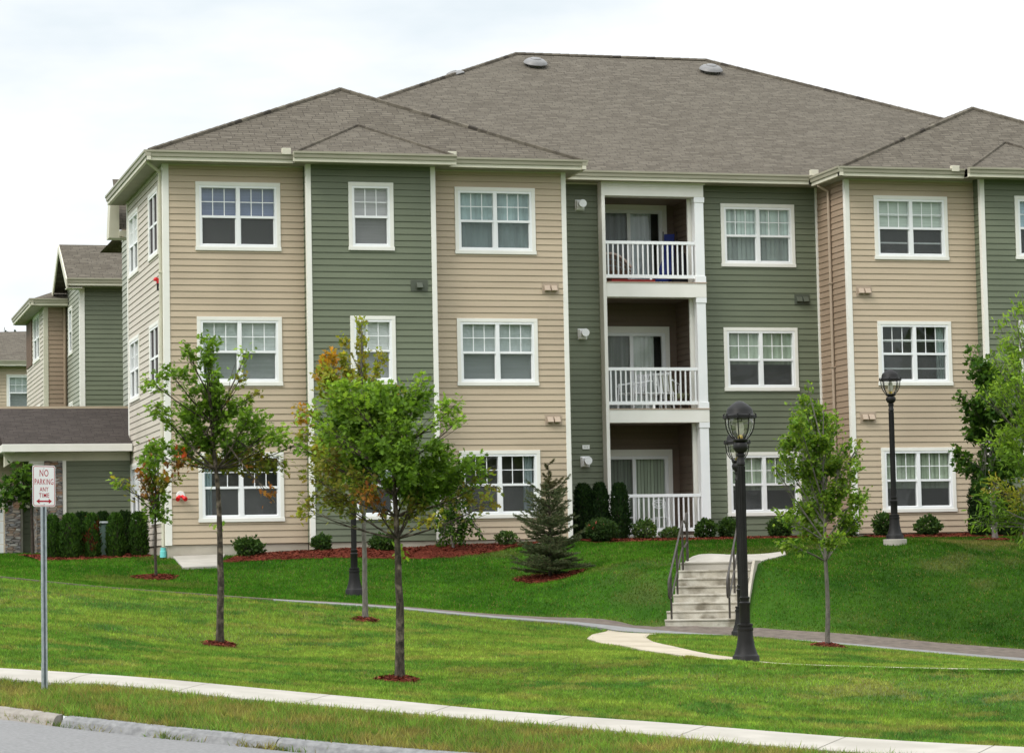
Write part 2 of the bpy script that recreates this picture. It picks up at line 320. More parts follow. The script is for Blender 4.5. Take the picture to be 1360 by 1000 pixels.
# footing of the buildings
for x, y, z in [(0, 0, .05), (2.8, 0, .14), (6, -.4, .2), (9.4, 0, .25), (10.5, 1.84, .3), (16, 1.84, .28), (17.7, 0, .27), (21, -.4, .3), (26, 0, .35), (34, 0, .4),
                (0, 6.5, .24), (-1.5, 7, .27), (-3.1, 6.5, .29), (-8, 7, .3), (-14, 6, .32), (-20, 4, .4), (0, 12, .3), (12, 12, .3), (26, 12, .4), (-14, 14, .4), (34, 10, .45), (-24, 14, .5),
                (-.6, 2.6, .12), (9, -1.4, .16), (4, -1.4, .08)]: CT.append(np.array((x, y, z)))
# upper lawn
ct(207, 768, y=-3.2); ct(330, 745, y=-1.5); ct(520, 745, y=-2); ct(470, 790, y=-6.6); ct(735, 768, y=-5.0); ct(640, 760, y=-4); ct(860, 745, y=-6.5); ct(900, 722, y=-2)
ct(1050, 738, y=-6.0); ct(918, 740, y=-7.1); ct(980, 737.6, y=-6.0); ct(1100, 728, y=-5.5); ct(1188, 722, y=-6.3); ct(1280, 720, y=-5.5); ct(1322, 719, y=-4.5); ct(1360, 719, y=-5); ct(1188, 716, y=-2.0); ct(1322, 713, y=-1.5)
# path, far and near edge
PATH_FAR = [(-120, 756, -7.2), (0, 767, -7.6), (130, 780, -8.0), (250, 789, -8.4), (363, 797, -8.7), (520, 806, -9.0), (640, 816, -9.3), (736, 821.5, -9.5), (819, 826, -9.7), (880, 828.5, -9.9), (990, 832.5, -10.75), (1112, 842.6, -11.9), (1230, 853.5, -12.9), (1360, 864, -14.1), (1500, 876, -15.5)]
PATH_NEAR = [(-120, 758, -8.6), (0, 768.5, -9.0), (130, 781, -9.4), (250, 790, -9.8), (363, 799.0, -10.3), (520, 809.5, -10.9), (640, 821, -11.3), (745, 829.0, -11.7), (800, 836, -12.1), (885, 843, -12.7), (1002, 847.5, -13.7), (1112, 857.5, -14.6), (1230, 869, -15.8), (1360, 880, -17.2), (1500, 893, -18.8)]
for p in PATH_FAR + PATH_NEAR: ct(p[0], p[1], y=p[2])
# front lawn, island, walk
for px, py, t in [(990, 882.6, 36.3), (1098, 860, 43.0), (1240, 876, 40.5), (1360, 886, 39.5),
                  (530, 905, 33.0), (292, 858, 39.5), (485, 825, 45.5), (150, 830, 40.5), (0, 812, 43), (-80, 806, 43), (0, 850, 36), (700, 905, 33.5), (860, 920, 31.5), (1100, 925, 31.5), (1360, 935, 30.5), (640, 850, 41)]: ct(px, py, t)
WALK_FAR = [(0, 890, 31), (260, 908.7, 30), (520, 932.8, 29), (740, 953, 27.8), (929, 966.5, 27), (1160, 984.7, 26)]
WALK_NEAR = [(0, 903.5, 29.6), (130, 910.6, 29.2), (325, 931.6, 28.2), (520, 948, 27.6), (740, 966.5, 26.4), (1060, 997, 24.9)]
KERB = [(0, 939, 27.0), (90, 950.7, 26.4), (191, 962, 25.9), (382, 981, 25.2), (520, 993, 24.8)]
for p in WALK_FAR + WALK_NEAR + KERB: ct(*p)
ct(60, 917, 29.0); ct(300, 945, 27.0)
for x, y, z in [(12, -42, -2.2), (22, -38, -2.3), (-16, -24, -1.05), (-20, -14, -.5), (32, -22, -2.1), (34, -8, -.6), (-24, -2, .2)]: CT.append(np.array((x, y, z)))
wf = [(872, 843.5, -13.0), (862, 845, -13.9), (858, 848.5, -15.4), (866, 854, -17.6), (900, 862, -20.0), (950, 872.5, -22.4), (1010, 881.4, -23.9), (1100, 886.2, -24.9), (1200, 888.9, -25.8), (1360, 892, -27.4), (1500, 894.5, -28.8)]
wn = [(808, 839.5, -12.3), (787, 844.5, -14.0), (779, 850.5, -15.9), (798, 856.5, -18.0), (850, 865, -20.8), (910, 874, -23.4), (975, 881.5, -24.8), (1060, 886.9, -25.5), (1160, 889.8, -26.3), (1340, 893.6, -28.1), (1480, 896, -29.5)]
for p in wf+wn: ct(p[0], p[1], y=p[2])
# steps: where they stand and which way they climb
ST0 = PT(936, 832.5, 50.9); STA = math.radians(27); STD = np.array((math.sin(STA), math.cos(STA), 0)); STR = np.array((math.cos(STA), -math.sin(STA), 0)); ST_W, ST_N, ST_TR, ST_RI = 1.43, 8, .285, .157
for s_ in (-1.15, 1.15):
    for a, h in ((-.1, .0), (.75, .40), (1.45, .84), (2.3, 1.12), (3.2, 1.14)): q = ST0+STD*a+STR*s_; CT.append(np.array((q[0], q[1], ST0[2]+h)))
CT = np.array(CT)
def _phi(d2): return np.where(d2 > 1e-12, d2*np.log(d2+1e-12), 0.0)
def _fit(P, lam=.0005):
    n = len(P); d2 = ((P[:, None, :2]-P[None, :, :2])**2).sum(-1); A = np.zeros((n+3, n+3)); A[:n, :n] = _phi(d2)+lam*np.eye(n)
    A[:n, n] = 1; A[:n, n+1:] = P[:, :2]; A[n, :n] = 1; A[n+1:, :n] = P[:, :2].T
    return np.linalg.solve(A, np.concatenate([P[:, 2], np.zeros(3)]))
_w = _fit(CT)
X0, X1, Y0, Y1, GS = -30., 40., -50., 16., .25
_gx = np.arange(X0, X1+GS/2, GS); _gy = np.arange(Y0, Y1+GS/2, GS)
def _tps(x, y):
    out = np.empty(len(x))
    for i in range(0, len(x), 20000):
        q = np.stack([x[i:i+20000], y[i:i+20000]], 1); d2 = ((q[:, None]-CT[None, :, :2])**2).sum(-1)
        out[i:i+20000] = _phi(d2)@_w[:len(CT)]+_w[-3]+q@_w[-2:]
    return out
_GX, _GY = np.meshgrid(_gx, _gy, indexing='ij'); GRID = _tps(_GX.ravel(), _GY.ravel()).reshape(_GX.shape)
GRID = np.clip(GRID, -2.7, .6)
_lx = (_GX-ST0[0])*STR[0]+(_GY-ST0[1])*STR[1]; _ly = (_GX-ST0[0])*STD[0]+(_GY-ST0[1])*STD[1]     # the bank is dug out under the steps
_m = np.clip((ST_W/2+.28-np.abs(_lx))/.25, 0, 1)*np.clip((_ly+.35)/.25, 0, 1)*np.clip((2.5-_ly)/.3, 0, 1)
GRID = np.where(_m > 0, GRID*(1-_m)+_m*np.minimum(GRID, ST0[2]+np.clip(.55*_ly, -.1, 1.10)-.10), GRID)
def Tv(x, y):
    x = np.asarray(x, float); y = np.asarray(y, float)
    u = np.clip((x-X0)/GS, 0, len(_gx)-1.001); v = np.clip((y-Y0)/GS, 0, len(_gy)-1.001); i = u.astype(int); j = v.astype(int); a = u-i; b = v-j
    z = GRID[i, j]*(1-a)*(1-b)+GRID[i+1, j]*a*(1-b)+GRID[i, j+1]*(1-a)*b+GRID[i+1, j+1]*a*b
    d = np.maximum(np.maximum(X0-x, x-X1), np.maximum(Y0-y, y-Y1)); k = np.clip(d/40., 0, 1); k = k*k*(3-2*k)
    return z*(1-k)+k*np.where(y < -20, -2.0, .3)
def T(x, y): return float(Tv([x], [y])[0])
def GP(px, py, tmin=20, tmax=75):
    """where a sight line meets the ground"""
    ts = np.linspace(tmin, tmax, 1200); p = CAM[None]+raydir(px, py)[None]*ts[:, None]; below = p[:, 2] < Tv(p[:, 0], p[:, 1])
    k = np.argmax(below); q = p[k]; return np.array((q[0], q[1], T(q[0], q[1])))
def onT(p, dz=0.0): return np.array((p[0], p[1], T(p[0], p[1])+dz))

# value noise for the turf's own colour
_tab = np.random.default_rng(3).random((256, 256))
def vn(x, y):
    i = np.floor(x).astype(int); j = np.floor(y).astype(int); a = x-i; b = y-j; a = a*a*(3-2*a); b = b*b*(3-2*b)
    g = lambda p, q: _tab[p % 256, q % 256]
    return g(i, j)*(1-a)*(1-b)+g(i+1, j)*a*(1-b)+g(i, j+1)*(1-a)*b+g(i+1, j+1)*a*b
def fbm(x, y, o=4):
    s = 0; w = .5; t = 0
    for k in range(o): s = s+w*vn(x*2**k+k*17.3, y*2**k+k*9.1); t += w; w *= .5
    return s/t

# kerb line as y(x)
KW = np.array([PT(*p) for p in KERB]); _o = np.argsort(KW[:, 0]); KW = KW[_o]
_sl = (KW[-1, 1]-KW[0, 1])/(KW[-1, 0]-KW[0, 0])
def ykerb(x):
    x = np.asarray(x, float); y = np.interp(x, KW[:, 0], KW[:, 1])
    r = np.maximum(x-KW[-1, 0], 0); l = np.maximum(KW[0, 0]-x, 0)
    return y+np.minimum(r, 6)*_sl*.9+np.maximum(r-6, 0)*(-.25) - np.minimum(l, 4)*_sl*.8+np.maximum(l-4, 0)*.12
def rebase(PL): return np.array([PY(p[0], p[1], p[2])[:2] for p in PL])
PFAR, PNEAR = rebase(PATH_FAR), rebase(PATH_NEAR)
def ypath(x): return np.interp(x, PFAR[:, 0], PFAR[:, 1])
SWF = np.array([PT(*p)[:2] for p in WALK_FAR]); SWN = np.array([PT(*p)[:2] for p in WALK_NEAR])
def extend(P, a, b):
    d0 = P[0]-P[1]; d1 = P[-1]-P[-2]; return np.vstack([P[0]+d0/np.linalg.norm(d0)*a, P, P[-1]+d1/np.linalg.norm(d1)*b])
SWF, SWN = extend(SWF, 22, 25), extend(SWN, 22, 25)
def ysw(x): return np.interp(x, SWN[:, 0], SWN[:, 1])

def turf_colour(x, y):
    front = np.clip((ypath(x)-y)/1.2+.5, 0, 1); verge = np.clip((ysw(x)-y)/.5, 0, 1)
    dx, dy = .80, -.60; u = x*dx+y*dy; v = -x*dy+y*dx
    n1 = fbm(u*.09, v*1.25, 3); n2 = fbm(x*.55+40, y*.55, 4); n3 = fbm(x*2.3, y*2.3+70, 3); n4 = fbm(x*1.1+21, y*1.1+33, 4)
    A = np.array((.220, .300, .058)); B = np.array((.122, .232, .040)); Cc = np.array((.046, .142, .013)); D = np.array((.085, .205, .020)); E = np.array((.20, .165, .065)); F = np.array((.30, .22, .095))
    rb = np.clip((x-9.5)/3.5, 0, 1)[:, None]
    k = np.clip((n1*.6+n2*.25+n3*.15-.37)/.24, 0, 1)[:, None]; cf = A*(1-k)+B*k
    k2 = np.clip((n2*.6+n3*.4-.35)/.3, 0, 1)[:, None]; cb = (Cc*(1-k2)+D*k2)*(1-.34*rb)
    dry = np.clip((fbm(x*.42+11, y*.42+5, 4)-.56)/.12, 0, 1)*np.clip((x-9)/6, 0, 1)*np.clip((-3.5-y)/2, 0, 1)*.75
    dry = np.maximum(dry, .35*np.clip((fbm(x*.6+31, y*.6+15, 4)-.62)/.1, 0, 1))
    cb = cb*(1-dry[:, None])+E*dry[:, None]
    dk = (.8*np.clip((n4-.57)/.08, 0, 1))[:, None]; cf = cf*(1-dk)+np.array((.075, .180, .040))*dk; st = (.55*np.clip((fbm(x*1.7+61, y*1.7+12, 3)-.62)/.07, 0, 1))[:, None]; cf = cf*(1-st)+np.array((.30, .27, .09))*st
    c = cb*(1-front[:, None])+cf*front[:, None]
    dv = .65*np.clip((fbm(x*2.6+3, y*2.6+8, 4)-.46)/.16, 0, 1)[:, None]; cv = np.array((.140, .225, .048))*(1-dv)+F*dv
    return c*(1-verge[:, None])+cv*verge[:, None]

# the ground: one sheet from the kerb to the horizon
xs = np.concatenate([-np.geomspace(1800, 31, 14), np.arange(-29, 38.01, .25), np.geomspace(41, 1800, 14)])
yo = np.concatenate([[0, .05], np.arange(.3, 52, .25), np.geomspace(54, 2400, 16)])
GXX = np.repeat(xs[:, None], len(yo), 1); GYY = ykerb(xs)[:, None]+yo[None]
gz = Tv(GXX.ravel(), GYY.ravel()); gv = np.stack([GXX.ravel(), GYY.ravel(), gz], 1)
_i, _j = np.meshgrid(np.arange(len(xs)-1), np.arange(len(yo)-1), indexing='ij'); _b = (_i*len(yo)+_j).ravel()
gf = np.stack([_b, _b+len(yo), _b+len(yo)+1, _b+1], 1)
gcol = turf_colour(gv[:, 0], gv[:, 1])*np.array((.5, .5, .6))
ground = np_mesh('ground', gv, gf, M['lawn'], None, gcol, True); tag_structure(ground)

def resample(P, n):
    P = np.asarray(P, float); s = np.concatenate([[0], np.cumsum(np.linalg.norm(np.diff(P, axis=0), axis=1))]); t = np.linspace(0, s[-1], n)
    return np.stack([np.interp(t, s, P[:, k]) for k in range(P.shape[1])], 1), s[-1]
def strip(name, far, near, mat, lift, step=.4, piece=0, gap=.012, thick=.05, m=4):
    L_ = resample(far, 2)[1]; n = max(3, int(L_/step)); F, _ = resample(far, n); Nn, _ = resample(near, n); b = MB()
    def cell(a0, a1):
        def pt(s, w): q = F[0]*0; i = min(int(s), n-2); f = s-i; A = F[i]*(1-f)+F[i+1]*f; B = Nn[i]*(1-f)+Nn[i+1]*f; q = A*(1-w)+B*w; return q
        k = max(1, int(round((a1-a0)))); ss = np.linspace(a0, a1, k+1); g = [[onT(pt(s, w/m), lift) for w in range(m+1)] for s in ss]
        for i in range(k):
            for j in range(m): b.face([g[i][j], g[i+1][j], g[i+1][j+1], g[i][j+1]])
            for j in (0, m):
                p, q = g[i][j], g[i+1][j]; dn = np.array((0, 0, thick)); b.face([p, q, q-dn, p-dn])
        for gg in (g[0], g[-1]):
            for j in range(m): p, q = gg[j], gg[j+1]; dn = np.array((0, 0, thick)); b.face([p, q, q-dn, p-dn])
    if piece:
        st = L_/(n-1); ps = piece/st; a = 0.0
        while a < n-1-.01: cell(a, min(a+ps-gap/st, n-1)); a += ps
    else: cell(0, n-1)
    return b.build(name, mat)
pav = strip('pavement', SWF, SWN, M['concrete'], .03, .3, 1.55, .014, .06, m=6); tag_structure(pav)
pmid = PFAR*.55+PNEAR*.45; k0_ = 4
tag_structure(strip('path_shoulder', PFAR, pmid, M['shoulder'], .03, .3, 0, m=8))
tag_structure(strip('path', pmid[k0_:], PNEAR[k0_:], M['asphaltpath'], .036, .3, 0, m=8))
# curved concrete walk leaving the path
WF, WN = rebase(wf), rebase(wn)
tag_structure(strip('walk', WF, WN, M['walkconc'], .034, .3, 1.6, .012, m=6))
# road and kerb
def zroad(x): y = ykerb(x); return Tv(x, y)-.105
rx = np.concatenate([-np.geomspace(900, 31, 10), np.arange(-29, 38.01, .5), np.geomspace(41, 900, 10)]); ro = np.array([0.0, -1, -3, -6, -9.0])
rv = np.array([(x, ykerb(x)+.05+o, zroad(np.array([x]))[0]-.012*abs(o)) for x in rx for o in ro]); nn = len(ro)
_i, _j = np.meshgrid(np.arange(len(rx)-1), np.arange(nn-1), indexing='ij'); _b = (_i*nn+_j).ravel()
tag_structure(np_mesh('road', rv, np.stack([_b, _b+1, _b+nn+1, _b+nn], 1), M['road'], None, None, True))
ro2 = np.concatenate([[-9.0, -9.02], -np.geomspace(12, 2400, 12)])
rv2 = np.array([(x, ykerb(x)+.05+o, (zroad(np.array([x]))[0]-.108+(.13 if o < -9.01 else -.05))*(1 if o > -60 else 1)) for x in rx for o in ro2]); nn = len(ro2)
_i, _j = np.meshgrid(np.arange(len(rx)-1), np.arange(nn-1), indexing='ij'); _b = (_i*nn+_j).ravel()
tag_structure(np_mesh('verge_across_road', rv2, np.stack([_b, _b+1, _b+nn+1, _b+nn], 1), M['lawn'], None, np.tile((.07, .11, .02), (len(rv2), 1)), True))
def kerb(name, xa, xb, mat, piece=1.9):
    b = MB(); x = xa
    while x < xb:
        x2 = min(x+piece*(.93+.14*random.random()), xb); k = 5; g = []
        for xx in np.linspace(x, x2-.012, k):
            y = float(ykerb(xx)); z = T(xx, y); zr = float(zroad(np.array([xx]))[0]); nrm = np.array((_sl, -1.0)); nrm = nrm/np.linalg.norm(nrm)
            P = lambda d, zz: np.array((xx+nrm[0]*d*-1*-1, y+nrm[1]*d, zz))
            j = random.uniform(-.004, .004)
            g.append([P(-.03, z-.25), P(-.03, z+.010+j), P(.07+j, z+.004+j), P(.115, z-.03), P(.16, zr+.004), P(.16, zr-.2)])
        for a in range(k-1):
            for q in range(5): b.face([g[a][q], g[a+1][q], g[a+1][q+1], g[a][q+1]])
        for e in (g[0], g[-1]): b.face(e)
        x = x2
    return b.build(name, mat)
xsplit = float(PT(88, 950, 26.4)[0])
tag_structure(kerb('kerb', xsplit+.03, 30, M['kerb'])); tag_structure(kerb('kerb_apron', -26, xsplit-.03, M['apron'], 1.5))

# mulch beds
def chips(cx, cy, z, n=None, rad=.02):
    n = len(cx); th = RNG.random(n)*6.28; L_ = RNG.uniform(.012, .036, n); W_ = RNG.uniform(.004, .010, n); tl = RNG.uniform(-.5, .5, n)
    a = np.stack([np.cos(th), np.sin(th), tl], 1)*L_[:, None]; b = np.stack([-np.sin(th), np.cos(th), RNG.uniform(-.6, .6, n)], 1)*W_[:, None]; c = np.stack([cx, cy, z], 1)
    V = np.stack([c-a-b, c+a-b, c+a+b, c-a+b], 1).reshape(-1, 3); F = np.arange(4*n).reshape(-1, 4)
    base = np.array((.125, .026, .015)); k = RNG.random((n, 1)); col = base*(1-k)+np.array((.24, .065, .036))*k; dk = RNG.random((n, 1)) < .25; col = np.where(dk, col*.4, col)
    return V, F, np.repeat(col, 4, 0)
NOGROW = []
def mulch_sheet(name, G, hump, dens=500):
    """G: (n,m,2) grid of ground points"""
    n, m = G.shape[:2]; w = np.sin(np.linspace(0, math.pi, m))[None]*np.ones((n, 1)); X = G[..., 0]; Y = G[..., 1]
    Z = Tv(X.ravel(), Y.ravel()).reshape(n, m)+.012+hump*w+.02*(fbm(X.ravel()*6, Y.ravel()*6).reshape(n, m)-.5)
    V = np.stack([X, Y, Z], -1).reshape(-1, 3); i, j = np.meshgrid(np.arange(n-1), np.arange(m-1), indexing='ij'); q = (i*m+j).ravel(); F = np.stack([q, q+m, q+m+1, q+1], 1)
    colr = np.tile((.105, .022, .013), (len(V), 1))
    ar = max(.3, sum(np.linalg.norm(np.cross(np.append(G[a+1, b]-G[a, b], 0), np.append(G[a, b+1]-G[a, b], 0))) for a in range(n-1) for b in range(m-1)))
    k = int(ar*dens); a = RNG.random(k)*(n-1.001); b = RNG.random(k)*(m-1.001); ia = a.astype(int); ib = b.astype(int); fa = a-ia; fb = b-ib
    def bl(Q): return Q[ia, ib]*(1-fa)*(1-fb)+Q[ia+1, ib]*fa*(1-fb)+Q[ia, ib+1]*(1-fa)*fb+Q[ia+1, ib+1]*fa*fb
    cv, cf, cc = chips(bl(X), bl(Y), bl(Z)+RNG.uniform(0, .02, k))
    o = np_mesh(name, np.vstack([V, cv]), np.vstack([F, cf+len(V)]), M['mulch'], None, np.vstack([colr, cc])); tag_structure(o); return o
def mulch_bed(far, near, hump=.03, dens=700):
    L_ = resample(far, 2)[1]; n = int(max(6, L_/.2)); A = resample(far, n)[0]; B = resample(near, n)[0]; m = 8
    B = B+.05*np.stack([np.sin(np.arange(n)*1.3), np.cos(np.arange(n)*1.9)], 1)
    G = np.stack([A*(1-w)+B*w for w in np.linspace(0, 1, m)], 1); NOGROW.append(np.vstack([A, B[::-1]])); return mulch_sheet('mulch_bed', G, hump, dens)
def mulch_ring(c, r, hump=.06, dens=1500):
    th = np.linspace(0, 2*math.pi, 29); rr = r*(1+.08*np.sin(th*3+c[0])+.05*np.sin(th*5)); G = []
    for a, q in zip(th, rr): G.append([(c[0]+math.cos(a)*q*w, c[1]+math.sin(a)*q*w) for w in (0.02, .3, .55, .8, 1.0)])
    G = np.array(G); NOGROW.append(G[:-1, -1]); n, m = G.shape[:2]
    X, Y = G[..., 0], G[..., 1]; w = (1-np.array((0.02, .3, .55, .8, 1.0))**2)[None]*np.ones((n, 1)); Z = Tv(X.ravel(), Y.ravel()).reshape(n, m)+.012+hump*w
    V = np.stack([X, Y, Z], -1).reshape(-1, 3); i, j = np.meshgrid(np.arange(n-1), np.arange(m-1), indexing='ij'); q = (i*m+j).ravel(); F = np.stack([q, q+1, q+m+1, q+m], 1)
    k = int(math.pi*r*r*dens)+40; a = RNG.random(k)*6.28; s = np.sqrt(RNG.random(k)); rr2 = r*(1+.08*np.sin(a*3+c[0])+.05*np.sin(a*5))*s*1.06; x = c[0]+np.cos(a)*rr2; y = c[1]+np.sin(a)*rr2
    cv, cf, cc = chips(x, y, Tv(x, y)+.016+hump*np.clip(1-s**2, 0, 1)+RNG.uniform(0, .02, k))
    return tag_structure(np_mesh('mulch_bed', np.vstack([V, cv]), np.vstack([F, cf+len(V)]), M['mulch'], None, np.vstack([np.tile((.105, .022, .013), (len(V), 1)), cc])))
bedn = [GP(290, 748), GP(340, 745.5), GP(430, 742.5), GP(520, 743), GP(600, 741), GP(650, 735), GP(690, 727)]
mulch_bed([(2.2, -.02), (3.3, -.02), (3.3, -.42), (6.1, -.42), (6.1, -.02), (9.4, -.02)], [b[:2] for b in bedn], .05)
mulch_bed([(9.5, 1.7), (11, 1.4), (13.4, 1.4), (16.4, 1.75)], [(9.7, -.9), (11.2, -.8), (13.2, -.75), (16.3, -.9)], .05)
mulch_bed([(16.5, -.05), (19.8, -.05), (19.9, -.45), (22.8, -.45), (26, -.05)], [(16.4, -1.3), (18.4, -1.6), (20, -1.7), (22.8, -1.8), (26, -1.5)], .05)
mulch_bed([(-2.9, 4.6), (-.05, 4.6)], [(-2.7, .95), (-.1, 1.05)], .04)
# ---------------------------------------------------------------- building kit
EXPO = 3.05/21
def siding(b, o, u, n, length, z0, z1, holes=(), expo=EXPO, zoff=.347, lip=.016):
    """lap boards on a wall from o along u, facing n, with rectangular holes (u0,u1,za,zb)"""
    o, u, n = (np.array(q, float) for q in (o, u, n)); k0 = math.floor((z0-zoff)/expo)-1; k1 = math.ceil((z1-zoff)/expo)+1
    def P(a, z, d): return (o[0]+u[0]*a+n[0]*d, o[1]+u[1]*a+n[1]*d, z)
    for k in range(k0, k1):
        a, c = zoff+k*expo, zoff+(k+1)*expo; lo, hi = max(a, z0), min(c, z1)
        if hi-lo < 1e-4: continue
        cuts = sorted({lo, hi, *[q for h in holes for q in h[2:4] if lo < q < hi]})
        for s, e in zip(cuts[:-1], cuts[1:]):
            zm = (s+e)/2; iv = [(0.0, length)]
            for h in holes:
                if h[2] < zm < h[3]:
                    nv = []
                    for p, q in iv:
                        if h[1] <= p or h[0] >= q: nv.append((p, q)); continue
                        if h[0] > p: nv.append((p, h[0]))
                        if h[1] < q: nv.append((h[1], q))
                    iv = nv
            ds = lip*(1-(s-a)/expo); de = lip*(1-(e-a)/expo)
            for p, q in iv:
                g = .011
                if abs(s-a) < 1e-4 and e-s > g*1.5:
                    b.face([P(p, s, -.012), P(q, s, -.012), P(q, s+g, -.012), P(p, s+g, -.012)]); b.face([P(p, s+g, -.012), P(q, s+g, -.012), P(q, s+g, ds), P(p, s+g, ds)]); b.face([P(p, s, -.012), P(p, s, 0), P(q, s, 0), P(q, s, -.012)])
                    b.face([P(p, s+g, ds), P(q, s+g, ds), P(q, e, de), P(p, e, de)])
                else: b.face([P(p, s, ds), P(q, s, ds), P(q, e, de), P(p, e, de)])
    return b
def wallmesh(parent, mat, *args, name='wall', **kw):
    b = MB(); siding(b, *args, **kw); return b.build(name, M[mat] if isinstance(mat, str) else mat, parent, fix=False)

def window(parent, o, u, n, w, h, units=2, blind=None, frac=1.0, kind='h', bkind2=None, screen=True, raised=False, shutter=False, curtain=None, mull=.09):
    """o: lower left outer corner of the trim on the wall plane"""
    o, u, n = (np.array(q, float) for q in (o, u, n)); Z = np.array((0, 0, 1.))
    def P(a, z, d): return o+u*a+Z*z+n*d
    def bar(b, a0, a1, z0, z1, d0, d1): b.obox(P(a0, z0, d0), u*(a1-a0), Z*(z1-z0), n*(d1-d0))
    t = .085; f = .05; b = MB()
    bar(b, 0, w, h-t, h, -.02, .036); bar(b, -.012, w+.012, 0, t, -.02, .044); bar(b, 0, t, t, h-t, -.02, .034); bar(b, w-t, w, t, h-t, -.02, .034)
    root = b.build('window', M['trim'], parent, bevel=.004)
    s = MB(); x0, x1, z0, z1 = t, w-t, t, h-t
    bar(s, x0, x1, z1-f, z1, -.10, .026); bar(s, x0, x1, z0, z0+f, -.10, .026); bar(s, x0, x0+f, z0+f, z1-f, -.10, .024); bar(s, x1-f, x1, z0+f, z1-f, -.10, .024)
    cells = []; iw = x1-x0-2*f; uw = (iw-mull*(units-1))/units; zc = z0+f+(z1-z0-2*f)*.492
    for k in range(units):
        a0 = x0+f+k*(uw+mull); a1 = a0+uw; cells.append((a0, a1))
        if k: bar(s, a0-mull, a0, z0+f, z1-f, -.10, .022)
        bar(s, a0, a1, zc-.027, zc+.027, -.07, .012)
        for q in (a0, a1-.022): bar(s, q, q+.022, z0+f, zc-.027, -.075, -.012)
        bar(s, a0+.022, a1-.022, z0+f, z0+f+.022, -.075, -.012)
        for j in (1, 2): q = a0+uw*j/3; bar(s, q-.009, q+.009, zc+.027, z1-f, -.040, -.026)
        zm = (zc+.027+z1-f)/2; bar(s, a0, a1, zm-.009, zm+.009, -.0405, -.0255)
        if raised:
            zr = z0+f+(zc-z0-f)*.45; bar(s, a0, a1, zr-.02, zr+.015, -.09, -.062); zu = zm-.02; bar(s, a0, a1, zu-.018, zu+.008, -.10, -.07)
    s.build('sash', M['vinyl'], root)
    g = MB()
    for a0, a1 in cells:
        g.face([P(a0, zc+.027, -.032), P(a1, zc+.027, -.032), P(a1, z1-f, -.032), P(a0, z1-f, -.032)])
        g.face([P(a0, z0+f, -.055), P(a1, z0+f, -.055), P(a1, zc-.027, -.055), P(a0, zc-.027, -.055)])
    g.build('glass_pane', M['glass'], root, fix=False)
    if screen:
        q = MB()
        for a0, a1 in cells: q.face([P(a0, z0+f, -.018), P(a1, z0+f, -.018), P(a1, zc-.027, -.018), P(a0, zc-.027, -.018)])
        q.build('insect_screen', M['screen'], root, fix=False)
    r = MB(); D = -.75
    A = [P(x0, z0, -.101), P(x1, z0, -.101), P(x1, z1, -.101), P(x0, z1, -.101)]; B = [P(x0-.4, z0-.5, D), P(x1+.4, z0-.5, D), P(x1+.4, z1+.2, D), P(x0-.4, z1+.2, D)]
    r.face(B)
    for k in range(4): r.face([A[k], A[(k+1) % 4], B[(k+1) % 4], B[k]])
    r.build('room', M['interior'], root, fix=False)
    if blind is not None:
        q = MB()
        for a0, a1 in cells:
            zb = z1-(z1-z0-.03)*frac
            if kind == 'h':
                nsl = int((z1-zb)/.045)
                for k in range(nsl):
                    zz = z1-.045*(k+1); q.face([P(a0-.02, zz, -.122), P(a1+.02, zz, -.122), P(a1+.02, zz+.045, -.110), P(a0-.02, zz+.045, -.110)])
            elif kind == 'v':
                nsl = 7
                for k in range(nsl):
                    p = a0-.02+(uw+.04)*k/nsl; e = a0-.02+(uw+.04)*(k+1)/nsl; q.face([P(p, zb, -.106), P(e+.012, zb, -.132), P(e+.012, z1, -.132), P(p, z1, -.106)])
            else:
                nsl = 16
                for k in range(nsl):
                    p = a0-.02+(uw+.04)*k/nsl; e = a0-.02+(uw+.04)*(k+1)/nsl; d1 = -.122-.015*math.sin(k*1.9); d2 = -.122-.015*math.sin((k+1)*1.9); q.face([P(p, zb, d1), P(e, zb, d2), P(e, z1, d2), P(p, z1, d1)])
        q.build('blind', blind_mat(blind, kind), root, fix=False)
    if curtain is not None:
        q = MB(); ca, cb2, col = curtain; nsl = 10
        for k in range(nsl):
            p = x0+(x1-x0)*(ca+(cb2-ca)*k/nsl); e = x0+(x1-x0)*(ca+(cb2-ca)*(k+1)/nsl); d1 = -.16-.03*math.sin(k*2.1); d2 = -.16-.03*math.sin((k+1)*2.1)
            q.face([P(p, z0, d1), P(e, z0, d2), P(e, z1, d2), P(p, z1, d1)])
        q.build('curtain', blind_mat(col, 'c'), root, fix=False)
    if shutter:
        q = MB()
        for a0, a1 in cells: q.face([P(a0, z0+f, -.008), P(a1, z0+f, -.008), P(a1, z1-f, -.008), P(a0, z1-f, -.008)])
        q.build('sun_screen', M['darkscreen'], root, fix=False)
    return root
def hole(a, z, w=1.93, h=1.557): return (a+.03, a+w-.03, z+.03, z+h-.03)

